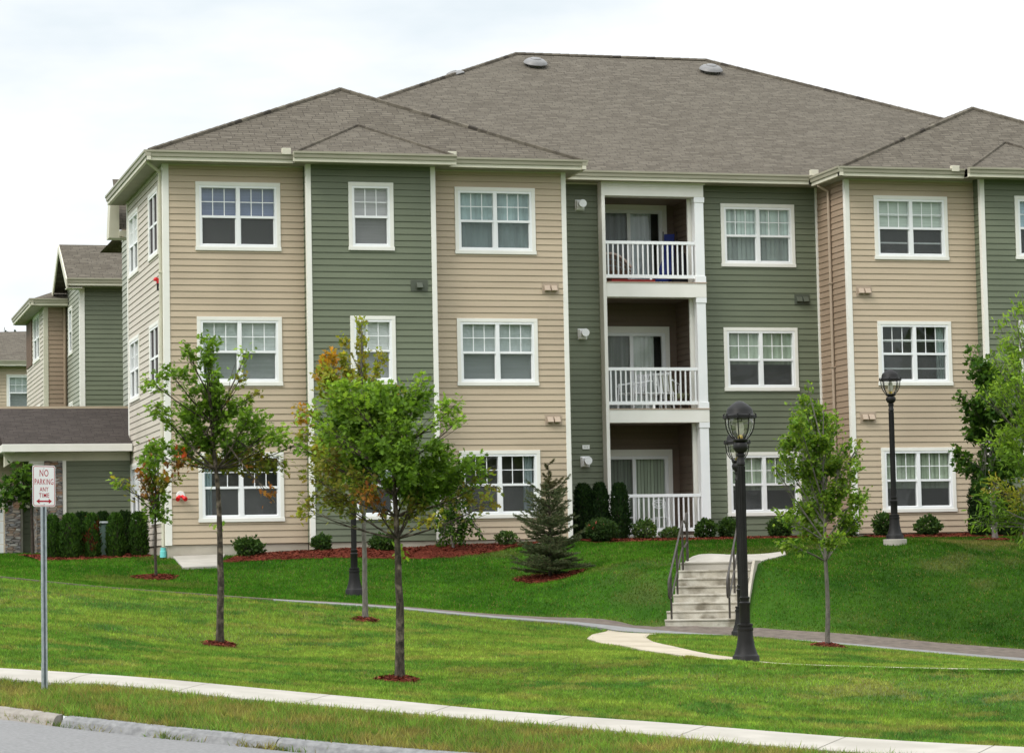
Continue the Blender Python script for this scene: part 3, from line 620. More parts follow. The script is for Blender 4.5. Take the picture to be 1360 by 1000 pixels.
def slope(b, pts, eave_dir):
    """one roof plane with shingle uv: u along the eave, v up the slope"""
    P = [np.array(p, float) for p in pts]; n = np.cross(P[1]-P[0], P[2]-P[0]); n /= np.linalg.norm(n)
    if n[2] < 0: P = P[::-1]; n = -n
    e = np.array(eave_dir, float); e /= np.linalg.norm(e); v = np.cross(n, e); v = v if v[2] > 0 else -v
    b.face(P, [(float(p@e), float(p@v)) for p in P])
def ridge_cap(b, a, c, r=.055):
    a, c = np.array(a, float), np.array(c, float); L_ = np.linalg.norm(c-a); k = max(1, int(L_/.24)); d = (c-a)/L_
    for i in range(k):
        p = a+d*L_*i/k; q = a+d*(L_*(i+1)/k); i0 = len(b.v); b.tube([p+np.array((0, 0, .004)), q+np.array((0, 0, .009))], [r, r*1.06], 6)
        for fi in range(len(b.f)-8, len(b.f)):
            b.uv[fi] = [(i*.41+.1*kk, i*.142+.05) for kk in range(len(b.f[fi]))]
def gutter(parent, a, c, out, h=.13, ext=.12, close=True):
    """gutter and fascia along an eave from a to c (roof edge points); out = outward direction"""
    a, c, out = (np.array(q, float) for q in (a, c, out)); d = c-a; Zz = np.array((0, 0, 1.))
    prof = [(-.03, .01), (ext, .01), (ext, -.035), (ext-.022, -.06), (ext-.03, -h), (-.03, -h)]
    b = MB(); b.prism([a+out*p[0]+Zz*p[1] for p in prof], d); g = b.build('gutter', M['gutter'], parent)
    b = MB(); b.prism([a+out*p[0]+Zz*p[1] for p in [(-.03, -h-.002), (ext-.06, -h-.002), (ext-.06, -h-.085), (-.03, -h-.085)]], d); b.build('fascia', M['fascia'], g)
    return g
def board(parent, mat, name, *bx, bevel=.004):
    b = MB(); b.box(*bx); return b.build(name, M[mat], parent, bevel=bevel)
def downspout(parent, pts, w=.038, name='downspout', mat='fascia'):
    b = MB(); b.tube(pts, w, 8)
    for p in pts[2:-1]: pass
    z0, z1 = pts[-1][2], pts[-2][2]; x, y = pts[-1][0], pts[-1][1]
    for k in range(1, 4):
        z = z0+(z1-z0)*k/4; b.box(x-.052, x+.052, y-.05, y+.05, z-.012, z+.012)
    return b.build(name, M[mat], parent, smooth=True)

ROOT = empty('apartment_building', (0, 0, 0), 'large three storey tan and green clapboard apartment building with hipped shingle roof and stacked balconies', 'apartment building')
H = 3.05; ZB, ZT = .843, 2.40; WH = ZT-ZB
FX = (1, 0, 0); FN = (0, -1, 0); SX = (0, -1, 0); SN = (-1, 0, 0)
Z0w, ZTOP = .347, 8.93
MIR = 25.86
def fl(k): return ZB+H*k
# front walls --------------------------------------------------
hl = [hole(.716, fl(k)) for k in range(3)]
wallmesh(ROOT, 'tan', (0, 0, 0), FX, FN, 3.19, Z0w, ZTOP, hl)
wallmesh(ROOT, 'green', (3.19, -.395, 0), FX, FN, 2.963, Z0w, ZTOP, [hole(4.141-3.19, fl(k), 1.047) for k in range(3)])
wallmesh(ROOT, 'green', (3.19, 0, 0), (0, -1, 0), (-1, 0, 0), .395, Z0w, ZTOP)
wallmesh(ROOT, 'green', (6.153, -.395, 0), (0, 1, 0), (1, 0, 0), .395, Z0w, ZTOP)
wallmesh(ROOT, 'tan', (6.153, 0, 0), FX, FN, 9.39-6.153, Z0w, ZTOP, [hole(6.73-6.153, fl(k)) for k in range(3)])
wallmesh(ROOT, 'tan', (9.39, 0, 0), (0, 1, 0), (1, 0, 0), 1.837, Z0w, ZTOP)
YR = 1.837; BX0, BX1, BY = 10.775, 13.40, 1.52
bh = (10.85-9.39, 13.22-9.39, .34, 8.62)
wallmesh(ROOT, 'green', (9.39, YR, 0), FX, FN, 16.46-9.39, Z0w-.02, ZTOP+.1, [bh]+[hole(13.922-9.39, fl(k)) for k in range(3)])
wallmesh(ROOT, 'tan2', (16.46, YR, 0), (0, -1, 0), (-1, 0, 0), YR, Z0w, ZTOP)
wallmesh(ROOT, 'tan', (16.46, 0, 0), FX, FN, 19.83-16.46, Z0w, ZTOP, [hole(17.18-16.46, fl(k)) for k in range(3)])
wallmesh(ROOT, 'green', (19.83, -.395, 0), FX, FN, 2.84, Z0w, ZTOP, [hole(20.72-19.83, fl(k), 1.047) for k in range(3)])
wallmesh(ROOT, 'green', (19.83, 0, 0), (0, -1, 0), (-1, 0, 0), .395, Z0w, ZTOP)
wallmesh(ROOT, 'green', (22.67, -.395, 0), (0, 1, 0), (1, 0, 0), .395, Z0w, ZTOP)
wallmesh(ROOT, 'tan', (22.67, 0, 0), FX, FN, 25.86-22.67, Z0w, ZTOP, [hole(23.21-22.67, fl(k)) for k in range(3)])
wallmesh(ROOT, 'tan', (25.86, 0, 0), (0, 1, 0), (1, 0, 0), 18, Z0w, ZTOP)
# left side wall and the set back wall behind it
SYE = 6.3
sh = [hole(SYE-2.39, fl(k), 2.39-.806) for k in range(3)]+[hole(SYE-6.011, fl(k), 6.011-4.232) for k in range(3)]
wallmesh(ROOT, 'pale', (0, SYE, 0), SX, SN, SYE, Z0w, ZTOP, sh)
wallmesh(ROOT, 'greenlit', (.45, 11, 0), SX, SN, 11-SYE, Z0w, 8.6, [hole(11-9.75, fl(k), 1.1) for k in range(3)])
wallmesh(ROOT, 'tan', (0, SYE, 0), (1, 0, 0), (0, 1, 0), .45, Z0w, ZTOP)
wallmesh(ROOT, 'tan', (25.86, 18, 0), (-1, 0, 0), (0, 1, 0), 23.66, Z0w, ZTOP)
wallmesh(ROOT, 'tan', (2.2, 18, 0), SX, SN, 7, Z0w, ZTOP)
wallmesh(ROOT, 'tan', (.45, 11, 0), (1, 0, 0), (0, 1, 0), 1.75, Z0w, ZTOP)
# foundation
b = MB(); fo = .02
for x0, x1, y0 in ((fo, 3.19, fo), (3.19+fo, 6.153-fo, -.395+fo), (6.153, 9.39-fo, fo), (9.39-fo, 16.46+fo, YR+fo), (16.46+fo, 19.83, fo), (19.83+fo, 22.67-fo, -.395+fo), (22.67, 25.86-fo, fo)): b.box(x0, x1, y0, y0+.5, -1.2, Z0w-.002)
b.box(fo, .5, .5+fo, SYE-fo, -1.2, Z0w-.002); b.box(.47, .9, SYE, 10.98, -1.2, Z0w-.002); b.box(2.22, 2.6, 10.98, 17.9, -1.2, Z0w-.002); b.build('foundation', M['found'], ROOT, bevel=.006)
# windows --------------------------------------------------------
W_, Wn = 1.93, 1.047
CRM, GRY, BLU, WHT, GRN, TEAL = (.62, .66, .64), (.40, .44, .44), (.23, .27, .40), (.80, .80, .79), (.50, .56, .44), (.36, .46, .46)
window(ROOT, (.716, 0, fl(2)), FX, FN, W_, WH, 2, BLU, .55, 'h')
window(ROOT, (.716, 0, fl(1)), FX, FN, W_, WH, 2, CRM, 1, 'h')
window(ROOT, (.716, 0, fl(0)), FX, FN, W_, WH, 2, None, curtain=(.02, .14, (.42, .52, .54)))
window(ROOT, (4.141, -.395, fl(2)), FX, FN, Wn, WH, 1, (.56, .53, .54), 1, 'h')
window(ROOT, (4.141, -.395, fl(1)), FX, FN, Wn, WH, 1, WHT, 1, 'h')
window(ROOT, (4.141, -.395, fl(0)), FX, FN, Wn, WH, 1, GRY, .5, 'h')
window(ROOT, (6.73, 0, fl(2)), FX, FN, W_, WH, 2, TEAL, 1, 'c')
window(ROOT, (6.73, 0, fl(1)), FX, FN, W_, WH, 2, (.56, .60, .60), 1, 'h')
window(ROOT, (6.73, 0, fl(0)), FX, FN, W_, WH, 2, None, curtain=(.84, .98, (.40, .46, .48)))
window(ROOT, (13.922, YR, fl(2)), FX, FN, W_, WH, 2, (.60, .69, .64), 1, 'v')
window(ROOT, (13.922, YR, fl(1)), FX, FN, W_, WH, 2, (.42, .48, .38), .6, 'c')
window(ROOT, (13.922, YR, fl(0)), FX, FN, W_, WH, 2, (.44, .50, .38), .62, 'v')
window(ROOT, (17.18, 0, fl(2)), FX, FN, W_, WH, 2, (.62, .68, .60), .50, 'h', raised=True)
window(ROOT, (17.18, 0, fl(1)), FX, FN, W_, WH, 2, None, raised=True, curtain=(.86, .99, (.52, .60, .58)))
window(ROOT, (17.18, 0, fl(0)), FX, FN, W_, WH, 2, (.42, .48, .36), .66, 'v')
for k, bl in ((2, (.45, .58, .66)), (1, (.6, .64, .62)), (0, (.4, .45, .36))):
    window(ROOT, (20.72, -.395, fl(k)), FX, FN, Wn, WH, 1, bl, .5, 'h')
    window(ROOT, (23.21, 0, fl(k)), FX, FN, W_, WH, 2, bl, .7, 'v')
for k in range(3):
    window(ROOT, (0, 2.388, fl(k)), SX, SN, 2.388-.806, WH, 2, None, screen=False, shutter=True)
    window(ROOT, (0, 6.011, fl(k)), SX, SN, 6.011-4.232, WH, 2, WHT if k == 2 else None, .55, 'h')
    window(ROOT, (.45, 9.75, fl(k)), SX, SN, 1.1, WH, 1, None)
# corner boards ----------------------------------------------------
cw = .115; zt_ = ZTOP+.02
def cboard(x0, x1, y0, y1, z0=Z0w-.01, z1=zt_): return board(ROOT, 'trim', 'corner_board', x0, x1, y0, y1, z0, z1)
cboard(-.026, cw, -.028, 0.0); cboard(-.028, 0.0, .0005, cw)
cboard(3.164, 3.164+cw, -.423, -.395); cboard(3.162, 3.19, -.3945, -.30)
cboard(6.179-cw, 6.179, -.423, -.395); cboard(9.416-cw, 9.416, -.028, 0); cboard(9.39, 9.418, .0005, .10)
cboard(16.434, 16.434+cw, -.028, 0); cboard(16.432, 16.46, .0005, .10); cboard(19.804, 19.804+cw, -.423, -.395); cboard(19.802, 19.83, -.3945, -.3); cboard(22.696-cw, 22.696, -.423, -.395)
cboard(16.405, 16.458, YR-.05, YR-.002); cboard(-.03, 0, SYE-.12, SYE); cboard(25.77, 25.888, -.028, 0)
# frieze boards under the soffits
for x0, x1, y in ((cw+.001, 3.163, 0), (6.18, 9.3, 0), (16.55, 19.80, 0)): board(ROOT, 'fascia', 'frieze_board', x0, x1, y-.02, y-.001, ZTOP-.07, ZTOP+.02)
board(ROOT, 'fascia', 'frieze_board', 9.43, 10.85, YR-.022, YR-.001, ZTOP-.03, ZTOP+.06)
# roofs --------------------------------------------------------------
ZE = 9.10
def pavilion(mx):
    X = (lambda x: MIR-x) if mx else (lambda x: x)
    b = MB(); e0, e1 = -.38, 9.70; pk = (4.66, 2.75, 11.2); bk = (4.66, 8.6, 11.2)
    m = lambda p: (X(p[0]), p[1], p[2])
    slope(b, [m((e0, -.45, ZE)), m((e1, -.45, ZE)), m(pk)], (1, 0, 0))
    slope(b, [m((e0, -.45, ZE)), m(pk), m(bk), m((e0, 6.78, ZE))], (0, 1, 0))
    slope(b, [m((e1, -.45, ZE)), m((e1, 3.2, ZE)), m((8.0, 8.6, 9.8)), m(bk), m(pk)], (0, 1, 0))
    slope(b, [m((e0, 6.78, ZE)), m(bk), m((5, 8.6, 9.6))], (1, 0, 0))
    ridge_cap(b, m((e0, -.45, ZE)), m(pk)); ridge_cap(b, m((e1, -.45, ZE)), m(pk)); ridge_cap(b, m(pk), m(bk))
    # small roof over the projecting green bay
    g0, g1 = 2.86, 6.50; ap = (4.68, .95, 10.035); L_, R_ = (g0, -.85, ZE-.015), (g1, -.85, ZE-.015)
    slope(b, [m(L_), m(R_), m(ap)], (1, 0, 0)); slope(b, [m(L_), m(ap), m((g0, -.40, ZE-.01))], (0, 1, 0)); slope(b, [m(R_), m(ap), m((g1, -.40, ZE-.01))], (0, 1, 0))
    ridge_cap(b, m(L_), m(ap), .04); ridge_cap(b, m(R_), m(ap), .04)
    r = b.build('roof', M['shingle'], ROOT)
    yg = -.45
    if not mx:
        gutter(ROOT, (e0-.06, yg, ZE), (g0-.001, yg, ZE), (0, -1, 0)); gutter(ROOT, (g1+.001, yg, ZE), (e1+.06, yg, ZE), (0, -1, 0)); gutter(ROOT, (g0-.06, -.85, ZE-.015), (g1+.06, -.85, ZE-.015), (0, -1, 0))
        gutter(ROOT, (e0, yg-.11, ZE), (e0, 6.78, ZE), (-1, 0, 0)); gutter(ROOT, (e1, 1.25, ZE), (e1, yg-.11, ZE), (1, 0, 0))
    else:
        gutter(ROOT, (X(e1)-.06, yg, ZE), (X(g1)-.001, yg, ZE), (0, -1, 0)); gutter(ROOT, (X(g0)+.001, yg, ZE), (X(e0), yg, ZE), (0, -1, 0)); gutter(ROOT, (X(g1)-.06, -.85, ZE-.015), (X(g0)+.06, -.85, ZE-.015), (0, -1, 0))
        gutter(ROOT, (X(e1), yg-.11, ZE), (X(e1), 1.25, ZE), (-1, 0, 0))
    s = MB(); zs = ZE-.217
    for x0, x1, y0, y1 in ((e0+.01, 3.19, -.449, -.002), (6.153, e1-.01, -.449, -.002), (2.87, 6.49, -.849, -.4)):
        xa, xb = sorted((X(x0), X(x1))); s.box(xa, xb, y0, y1, zs, zs+.02)
    if not mx: s.box(e0+.011, -.002, -.001, 6.77, zs, zs+.02)
    xa, xb = sorted((X(9.392), X(e1-.011))); s.box(xa, xb, -.001, 1.3, zs, zs+.02)
    s.build('soffit', M['soffit'], ROOT)
    return r
roof_l = pavilion(False); roof_r = pavilion(True)
b = MB(); E0, E1, EY, EZ = .75, 27.0, 1.35, 9.15; yr_, zr_ = 10.0, 13.70; rl, rr_ = 11.13, 16.61; EY2 = 18.65
slope(b, [(E0, EY, EZ), (E1, EY, EZ), (rr_, yr_, zr_), (rl, yr_, zr_)], (1, 0, 0)); slope(b, [(E0, EY, EZ), (rl, yr_, zr_), (E0, EY2, EZ)], (0, 1, 0))
slope(b, [(E1, EY, EZ), (E1, EY2, EZ), (rr_, yr_, zr_)], (0, 1, 0)); slope(b, [(E0, EY2, EZ), (E1, EY2, EZ), (rr_, yr_, zr_), (rl, yr_, zr_)], (1, 0, 0))
ridge_cap(b, (E0+2, EY+1.65, EZ+.867), (rl, yr_, zr_)); ridge_cap(b, (E1-2, EY+1.65, EZ+.867), (rr_, yr_, zr_)); ridge_cap(b, (rl, yr_, zr_), (rr_, yr_, zr_))
roof_m = b.build('roof', M['shingle'], ROOT)
gutter(ROOT, (9.83, EY, EZ), (16.05, EY, EZ), (0, -1, 0)); board(ROOT, 'soffit', 'soffit', 9.40, 16.45, EY+.001, YR-.002, EZ-.217, EZ-.197, bevel=0)
nf = np.array((0, -(zr_-EZ)/(yr_-EY), 1.0)); nl = np.array((-(zr_-EZ)/(rl-E0), 0, 1.0))
for p in (P_plane(711, 88, (E0, EY, EZ), nf), P_plane(944, 96.5, (E0, EY, EZ), nf), P_plane(598, 103, (E0, EY, EZ), nl)+np.array((.1, 0, -.06))):
    b = MB(); b.lathe([(.19, -.25), (.19, .03), (.315, .03), (.33, .05), (.30, .10), (.23, .15), (.15, .165), (.14, .185), (.07, .20), (.001, .203)], 28)
    for k in range(4): a = k*1.57+.6; b.box(.26*math.cos(a)-.012, .26*math.cos(a)+.012, .26*math.sin(a)-.012, .26*math.sin(a)+.012, -.1, .05)
    R_ = Matrix.Rotation(math.atan(.527)*.85, 4, 'X') if p[0] > 9.5 else Matrix.Rotation(-math.atan(.44)*.85, 4, 'Y'); b.v = [tuple(R_ @ Vector(q)+Vector(p)+Vector((0, 0, .03))) for q in b.v]
    b.build('roof_vent', M['ventmetal'], roof_m, smooth=True)
# rear wing with a gable end towards the left
b = MB(); wy0, wyr, wy1, wz0, wz1 = 7.0, 8.5, 10.0, 8.30, 9.80
slope(b, [(-.12, wy0, wz0), (4, wy0, wz0), (4, wyr, wz1), (-.10, wyr, wz1)], (1, 0, 0)); slope(b, [(.75, wy1, wz0), (4, wy1, wz0), (4, wyr, wz1), (.75, wyr, wz1)], (1, 0, 0))
b.build('roof', M['shingle'], ROOT)
b = MB(); b.face([(.44, wy0+.1, wz0-.3), (.44, wy1-.1, wz0-.3), (.44, wy1-.1, wz0), (.44, wyr, wz1-.12), (.44, wy0+.1, wz0)]); b.build('gable_wall', M['greenlit'], ROOT)
b = MB(); b.prism([(-.38, wy0, wz0-.20), (-.38, wy0, wz0-.13), (-.36, wy0, wz0+.3), (-.33, wy0, wz0+.85), (-.12, wy0, wz0+.85), (-.12, wy0, wz0-.20)], (0, .5, 0)); b.box(-.119, .44, wy0-.04, wy0-.005, wz0-.16, wz0-.02); b.box(-.119, .44, wy0, wy0+.5, wz0-.20, wz0-.17)
b.build('rake_board', M['fascia'], ROOT)
# downspouts
d0 = PY(200, 206, -.45)
dsp = downspout(ROOT, [(-.40, -.30, 9.03), (-.36, -.22, 8.86), (-.075, .05, 8.70), (-.065, .14, 8.5), (-.065, .14, .32)])
b = MB(); b.lathe([(.075, 0), (.075, .14), (.06, .15)], 14, (-.065, .14, .08)); b.lathe([(.062, .151), (.062, .22)], 14, (-.065, .14, .08)); b.build('drain_pipe', M['cyan'], dsp, smooth=True)
downspout(ROOT, [(16.14, .95, 8.98), (16.16, .93, 8.84), (16.395, .93, 8.72), (16.40, .93, 8.5), (16.40, .93, .32)], mat='tanvent')
# balconies -----------------------------------------------------------
BD = 3.30
for k, (zt, zb_) in enumerate(((.40, .12), (3.45, 3.115), (6.51, 6.146))):
    zc = (3.115, 6.146, 8.60)[k]
    bal = MB(); bal.box(BX0+.086, BX1, BY, YR+.06, zb_, zt-.02); bal.box(10.86, 13.22, YR+.061, BD, zb_+.05, zt-.025)
    B_ = bal.build('balcony', M['trim'], ROOT, bevel=.006)
    q = MB(); q.box(BX0+.087, BX1+.015, BY-.015, YR-.0, zt-.0195, zt+.006); q.build('deck_edge', M['tanvent'] if k else M['found'], B_)
    cb = MB(); x0, x1 = BX1-.25, BX1-.02; cb.box(x0, x1, BY+.02, BY+.24, zt+.007, zc-.001); cb.box(x0-.015, x1+.02, BY+.004, BY+.256, zc-.13, zc-.0015); cb.box(x0-.015, x1+.02, BY+.004, BY+.256, zt+.0065, zt+.16)
    cb.build('column', M['vinyl'], B_, bevel=.005)
    r = MB(); ra, rb = BX0+.10, x0-.002; ry = BY+.09; zr0, zr1 = zt+.10, zt+1.0
    r.box(ra, rb, ry-.03, ry+.03, zr1-.075, zr1); r.box(ra, rb, ry-.022, ry+.022, zr0, zr0+.085); nb = 18
    for j in range(nb): xx = ra+(rb-ra)*(j+.5)/nb; r.box(xx-.0175, xx+.0175, ry-.0175, ry+.0175, zr0+.086, zr1-.0755)
    r.box((ra+rb)/2-.03, (ra+rb)/2+.03, ry-.02, ry+.02, zt+.006, zr0-.001); r.build('railing', M['vinyl'], B_, bevel=.003)
    # recess lining
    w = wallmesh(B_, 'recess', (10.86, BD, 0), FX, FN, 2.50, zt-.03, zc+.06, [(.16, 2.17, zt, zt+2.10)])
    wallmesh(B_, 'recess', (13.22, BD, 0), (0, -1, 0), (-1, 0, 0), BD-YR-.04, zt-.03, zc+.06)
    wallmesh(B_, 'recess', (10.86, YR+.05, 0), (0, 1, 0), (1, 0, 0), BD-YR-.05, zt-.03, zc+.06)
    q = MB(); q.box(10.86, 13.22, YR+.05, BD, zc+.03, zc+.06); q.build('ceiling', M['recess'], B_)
    q = MB(); q.box(13.06, 13.25, YR-.03, YR+.05, zt, zc-.001); q.build('jamb_board', M['trim'], B_, bevel=.003)
    # sliding patio door
    dz0, dz1 = zt+.0, zt+2.10; dx0, dx1 = 11.03, 13.02; t = MB(); yd = BD
    t.box(dx0-.1, dx1+.0, yd-.05, yd-.012, dz1-.11, dz1+.05); t.box(dx1-.11, dx1, yd-.05, yd-.012, dz0, dz1-.111); D_ = t.build('patio_door', M['trim'], B_, bevel=.003)
    s = MB(); mx_ = 12.02; s.box(dx0, dx1-.111, yd-.045, yd+.05, dz1-.19, dz1-.112); s.box(dx1-.20, dx1-.1115, yd-.045, yd+.05, dz0, dz1-.191); s.box(mx_-.045, mx_+.045, yd-.055, yd+.04, dz0, dz1-.191); s.box(dx0, dx1-.2, yd-.045, yd+.05, dz0, dz0+.07)
    s.build('door_frame', M['vinyl'], D_, bevel=.003)
    g = MB(); g.face([(dx0, yd, dz0), (dx1-.2, yd, dz0), (dx1-.2, yd, dz1-.19), (dx0, yd, dz1-.19)]); g.build('glass_pane', M['glass'], D_, fix=False)
    g = MB(); g.face([(dx0, yd-.03, dz0+.07), (mx_-.045, yd-.03, dz0+.07), (mx_-.045, yd-.03, dz1-.19), (dx0, yd-.03, dz1-.19)]); g.build('insect_screen', M['screen'], D_, fix=False)
    g = MB(); col = ((.56, .62, .48), (.74, .76, .72), (.62, .66, .68))[k]; xe = (2.0, 1.72, 1.72)[k]; n_ = 22
    for j in range(n_):
        p = dx0+(xe-.1)*j/n_; e = dx0+(xe-.1)*(j+1)/n_; a1, a2 = (.10, .13) if k == 0 else (.12+.03*math.sin(j*1.7), .12+.03*math.sin((j+1)*1.7)); g.face([(p, yd+a1, dz0), (e, yd+a2, dz0), (e, yd+a2, dz1-.15), (p, yd+a1, dz1-.15)])
    g.build('blind', blind_mat(col, 'v'), D_, fix=False)
    g = MB(); g.box(dx0-.1, dx1+.1, yd+.9, yd+.95, dz0, dz1+.2); g.box(dx0-.15, dx0-.1, yd+.06, yd+.95, dz0, dz1+.2); g.box(dx1+.1, dx1+.15, yd+.06, yd+.95, dz0, dz1+.2); g.box(dx0-.15, dx1+.15, yd+.06, yd+.95, dz1+.2, dz1+.25); g.build('room', M['interior'], D_, fix=False)
b = MB(); b.box(BX0, BX1-.02, BY, YR+.05, 8.60, 8.90); b.box(BX0-.0, BX1+.02, BY-.03, YR-.001, 8.90, 8.952); b.box(BX0+.10, BX1-.1, BY-.018, BY-.0005, 8.83, 8.87); b.build('balcony_header', M['trim'], ROOT, bevel=.005)
board(ROOT, 'trim', 'pilaster', BX0, BX0+.085, BY+.003, YR+.05, .2, 8.599)
# wall fittings ---------------------------------------------------------
for z in (8.39, 5.27, 2.2):
    x = 10.31; b = MB(); b.box(x-.09, x+.10, YR-.10, YR-.005, z-.11, z+.11); b.box(x-.11, x+.12, YR-.02, YR-.004, z-.13, z+.13)
    for k in range(4): b.box(x-.07+.025*k, x-.058+.025*k, YR-.115, YR-.1005, z-.09, z+.09)
    b.tube([(x+.03, YR-.1, z+.02), (x+.03, YR-.20, z+.02)], [.085, .085], 20); b.tube([(x+.03, YR-.19, z+.02), (x+.03, YR-.215, z+.02)], [.10, .095], 20); b.build('wall_vent', M['palegrey'] if False else M['vinyl'], ROOT, bevel=.004)
b = MB(); b.box(10.25, 10.43, YR-.035, YR-.014, 2.50, 2.60); pl = b.build('number_plate', M['plantlabel'], ROOT, bevel=.004)
b = MB()
for k in range(3): b.box(10.285+.04*k, 10.305+.04*k, YR-.037, YR-.0352, 2.53, 2.57)
b.build('digits', M['greydigits'], pl)
for x, y, z, mt in ((8.99, 0, 6.16, 'tanvent'), (9.0, 0, 3.10, 'tanvent'), (5.76, -.395, 6.15, 'greenvent'), (16.0, YR, 6.15, 'greenvent'), (16.86, 0, 6.17, 'tanvent'), (16.87, 0, 3.13, 'tanvent')):
    b = MB(); b.box(x-.20, x+.20, y-.022, y-.004, z-.13, z+.13)
    for s_ in ((-1, 1) if mt == 'tanvent' or x > 10 else (0,)):
        cx_ = x+s_*.085; b.prism([(cx_-.068, y-.022, z+.07), (cx_-.068, y-.045, z+.07), (cx_-.068, y-.125, z-.05), (cx_-.068, y-.11, z-.065), (cx_-.068, y-.022, z-.065)], (.136, 0, 0))
    b.build('exhaust_hood', M[mt], ROOT, bevel=.004)
b = MB(); b.box(-.06, -.002, .80, .90, 6.28, 6.40); b.lathe([(.01, 0), (.055, .01), (.06, .05), (.03, .09)], 14, (-.07, .85, 6.33)); fa = b.build('fire_alarm', M['red'], ROOT, smooth=False)
b = MB(); b.box(-.05, -.003, .82, .88, 6.12, 6.279); b.build('alarm_box', M['black'], fa)
fx, fz = .31, 1.40; b = MB(); b.tube([(fx, -.012, fz+.05), (fx, -.05, fz+.05)], [.10, .09], 20); fc = b.build('hose_connection', M['plantlabel'], ROOT, smooth=True)
for s_ in (-1, 1):
    b = MB(); b.tube([(fx+.03*s_, -.05, fz+.03), (fx+.075*s_, -.15, fz-.02)], [.036, .036], 14); b.tube([(fx+.072*s_, -.145, fz-.017), (fx+.09*s_, -.19, fz-.045)], [.052, .048], 14); b.build('hose_cap', M['red'], fc, smooth=True)
for px, py, y in ((380, 200, -.52), (600, 204.5, -.52), (1081, 228.5, 1.27), (1268, 223, -.52)):
    p = PY(px, py, y); b = MB(); b.box(p[0]-.10, p[0]+.10, y-.06, y+.06, p[2]-.10, p[2]+.045); b.build('gutter_end_cap', M['fascia'], ROOT, bevel=.006)
# ---------------------------------------------------------------- buildings behind on the left
def simple_eave(parent, a, c, out): return gutter(parent, a, c, out, .13, .11)
R2 = empty('apartment_building', (0, 24, 0), 'green and tan clapboard apartment building with gabled roof beyond the low dark entrance roof', 'apartment building', 'apartment buildings in the background')
def L2(o, p): o.location = (-p.location[0], -p.location[1], -p.location[2]); return o
def grp(parent):
    n0 = set(bpy.data.objects)
    def fin():
        for o in bpy.data.objects:
            if o not in n0 and o.parent == parent: o.location = -Vector(parent.location)
    return fin
fin = grp(R2)
A = PT(106, 600, 81.0); gx, gy = A[0]+.05, A[1]; ge = float(PY(104, 372, gy)[2])
wallmesh(R2, 'green', (gx, gy, 0), FX, FN, 7, .2, ge-.2)
ylen = float(PX(90, 500, gx)[1])-gy
wallmesh(R2, 'greenlit', (gx, gy+ylen+1, 0), SX, SN, ylen+1, .2, ge+.2, [(1.55, 2.55, fl(k)+.03-.2, fl(k)+WH-.2) for k in (1, 2)])
for k in (1, 2): window(R2, (gx, gy+ylen+1-1.52, fl(k)-.2), SX, SN, 1.06, WH, 1, None)
for x0, x1, y0, y1 in ((gx-.03, gx+.13, gy-.03, gy-.001), (gx-.03, gx-.001, gy, gy+.13)): board(R2, 'trim', 'corner_board', x0, x1, y0, y1, .2, ge-.19)
b = MB(); ov = .42; e0 = gx-.45; ry_, rz_ = gy+1.75, float(PY(84, 325, gy+1.75)[2])
slope(b, [(e0, gy-ov, ge), (gx+9, gy-ov, ge), (gx+9, ry_, rz_), (e0, ry_, rz_)], (1, 0, 0)); slope(b, [(e0, ry_*2-gy+ov, ge), (gx+9, ry_*2-gy+ov, ge), (gx+9, ry_, rz_), (e0, ry_, rz_)], (1, 0, 0)); b.build('roof', M['shingle'], R2)
simple_eave(R2, (e0, gy-ov, ge), (gx+8, gy-ov, ge), (0, -1, 0))
b = MB()
b.prism([(e0-.04, gy-ov-.1, ge-.30), (e0-.04, gy-ov-.1, ge-.02), (e0-.04, ry_, rz_-.02), (e0-.04, ry_, rz_-.24)], (.04, 0, 0)); b.prism([(e0-.04, ry_*2-gy+ov, ge-.28), (e0-.04, ry_*2-gy+ov, ge-.02), (e0-.04, ry_, rz_-.02), (e0-.04, ry_, rz_-.24)], (.04, 0, 0)); b.box(e0, gx+.02, gy-ov, gy+.1, ge-.30, ge-.27)
b.build('rake_board', M['fascia'], R2)
b = MB(); b.face([(gx+.01, gy, ge-.25), (gx+.01, ry_*2-gy, ge-.25), (gx+.01, ry_*2-gy, ge), (gx+.01, ry_, rz_-.1), (gx+.01, gy, ge)]); b.build('gable_wall', M['greenlit'], R2, fix=False)
board(R2, 'soffit', 'soffit', gx-.4, gx+8, gy-ov, gy-.001, ge-.24, ge-.22, bevel=0)
# tan block of the same building
ty = gy+ylen+.02; tx = float(PY(60, 600, ty)[0]); te = float(PY(62, 397, ty-.45)[2])
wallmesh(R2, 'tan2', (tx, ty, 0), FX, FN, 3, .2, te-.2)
tl = float(PX(36, 500, tx)[1])-ty
wy_ = [float(PX(q, 500, tx)[1]) for q in (53.5, 45.5, 44, 36.6)]
th_ = [(ty+tl-wy_[1], ty+tl-wy_[0], fl(k)+.03-.1, fl(k)+WH-.1) for k in (1, 2)]
wallmesh(R2, 'pale', (tx, ty+tl, 0), SX, SN, tl, .2, te-.2, th_)
for k in (1, 2):
    window(R2, (tx, wy_[1]+.03, fl(k)-.13), SX, SN, wy_[1]-wy_[0]+.06, WH+.03, 2, None)
    q = MB(); q.box(tx-.04, tx-.001, wy_[2]+.1, wy_[3]-.05, fl(k)-.1, fl(k)+WH-.1); q.build('window_bars', M['wicker'], R2)
for x0, x1, y0, y1 in ((tx-.03, tx+.12, ty-.03, ty-.001), (tx-.03, tx-.001, ty, ty+.12)): board(R2, 'fascia', 'corner_board', x0, x1, y0, y1, .2, te-.19)
b = MB(); e0, ey = tx-.42, ty-.45; hy = 3.5; pz = te+hy*.42
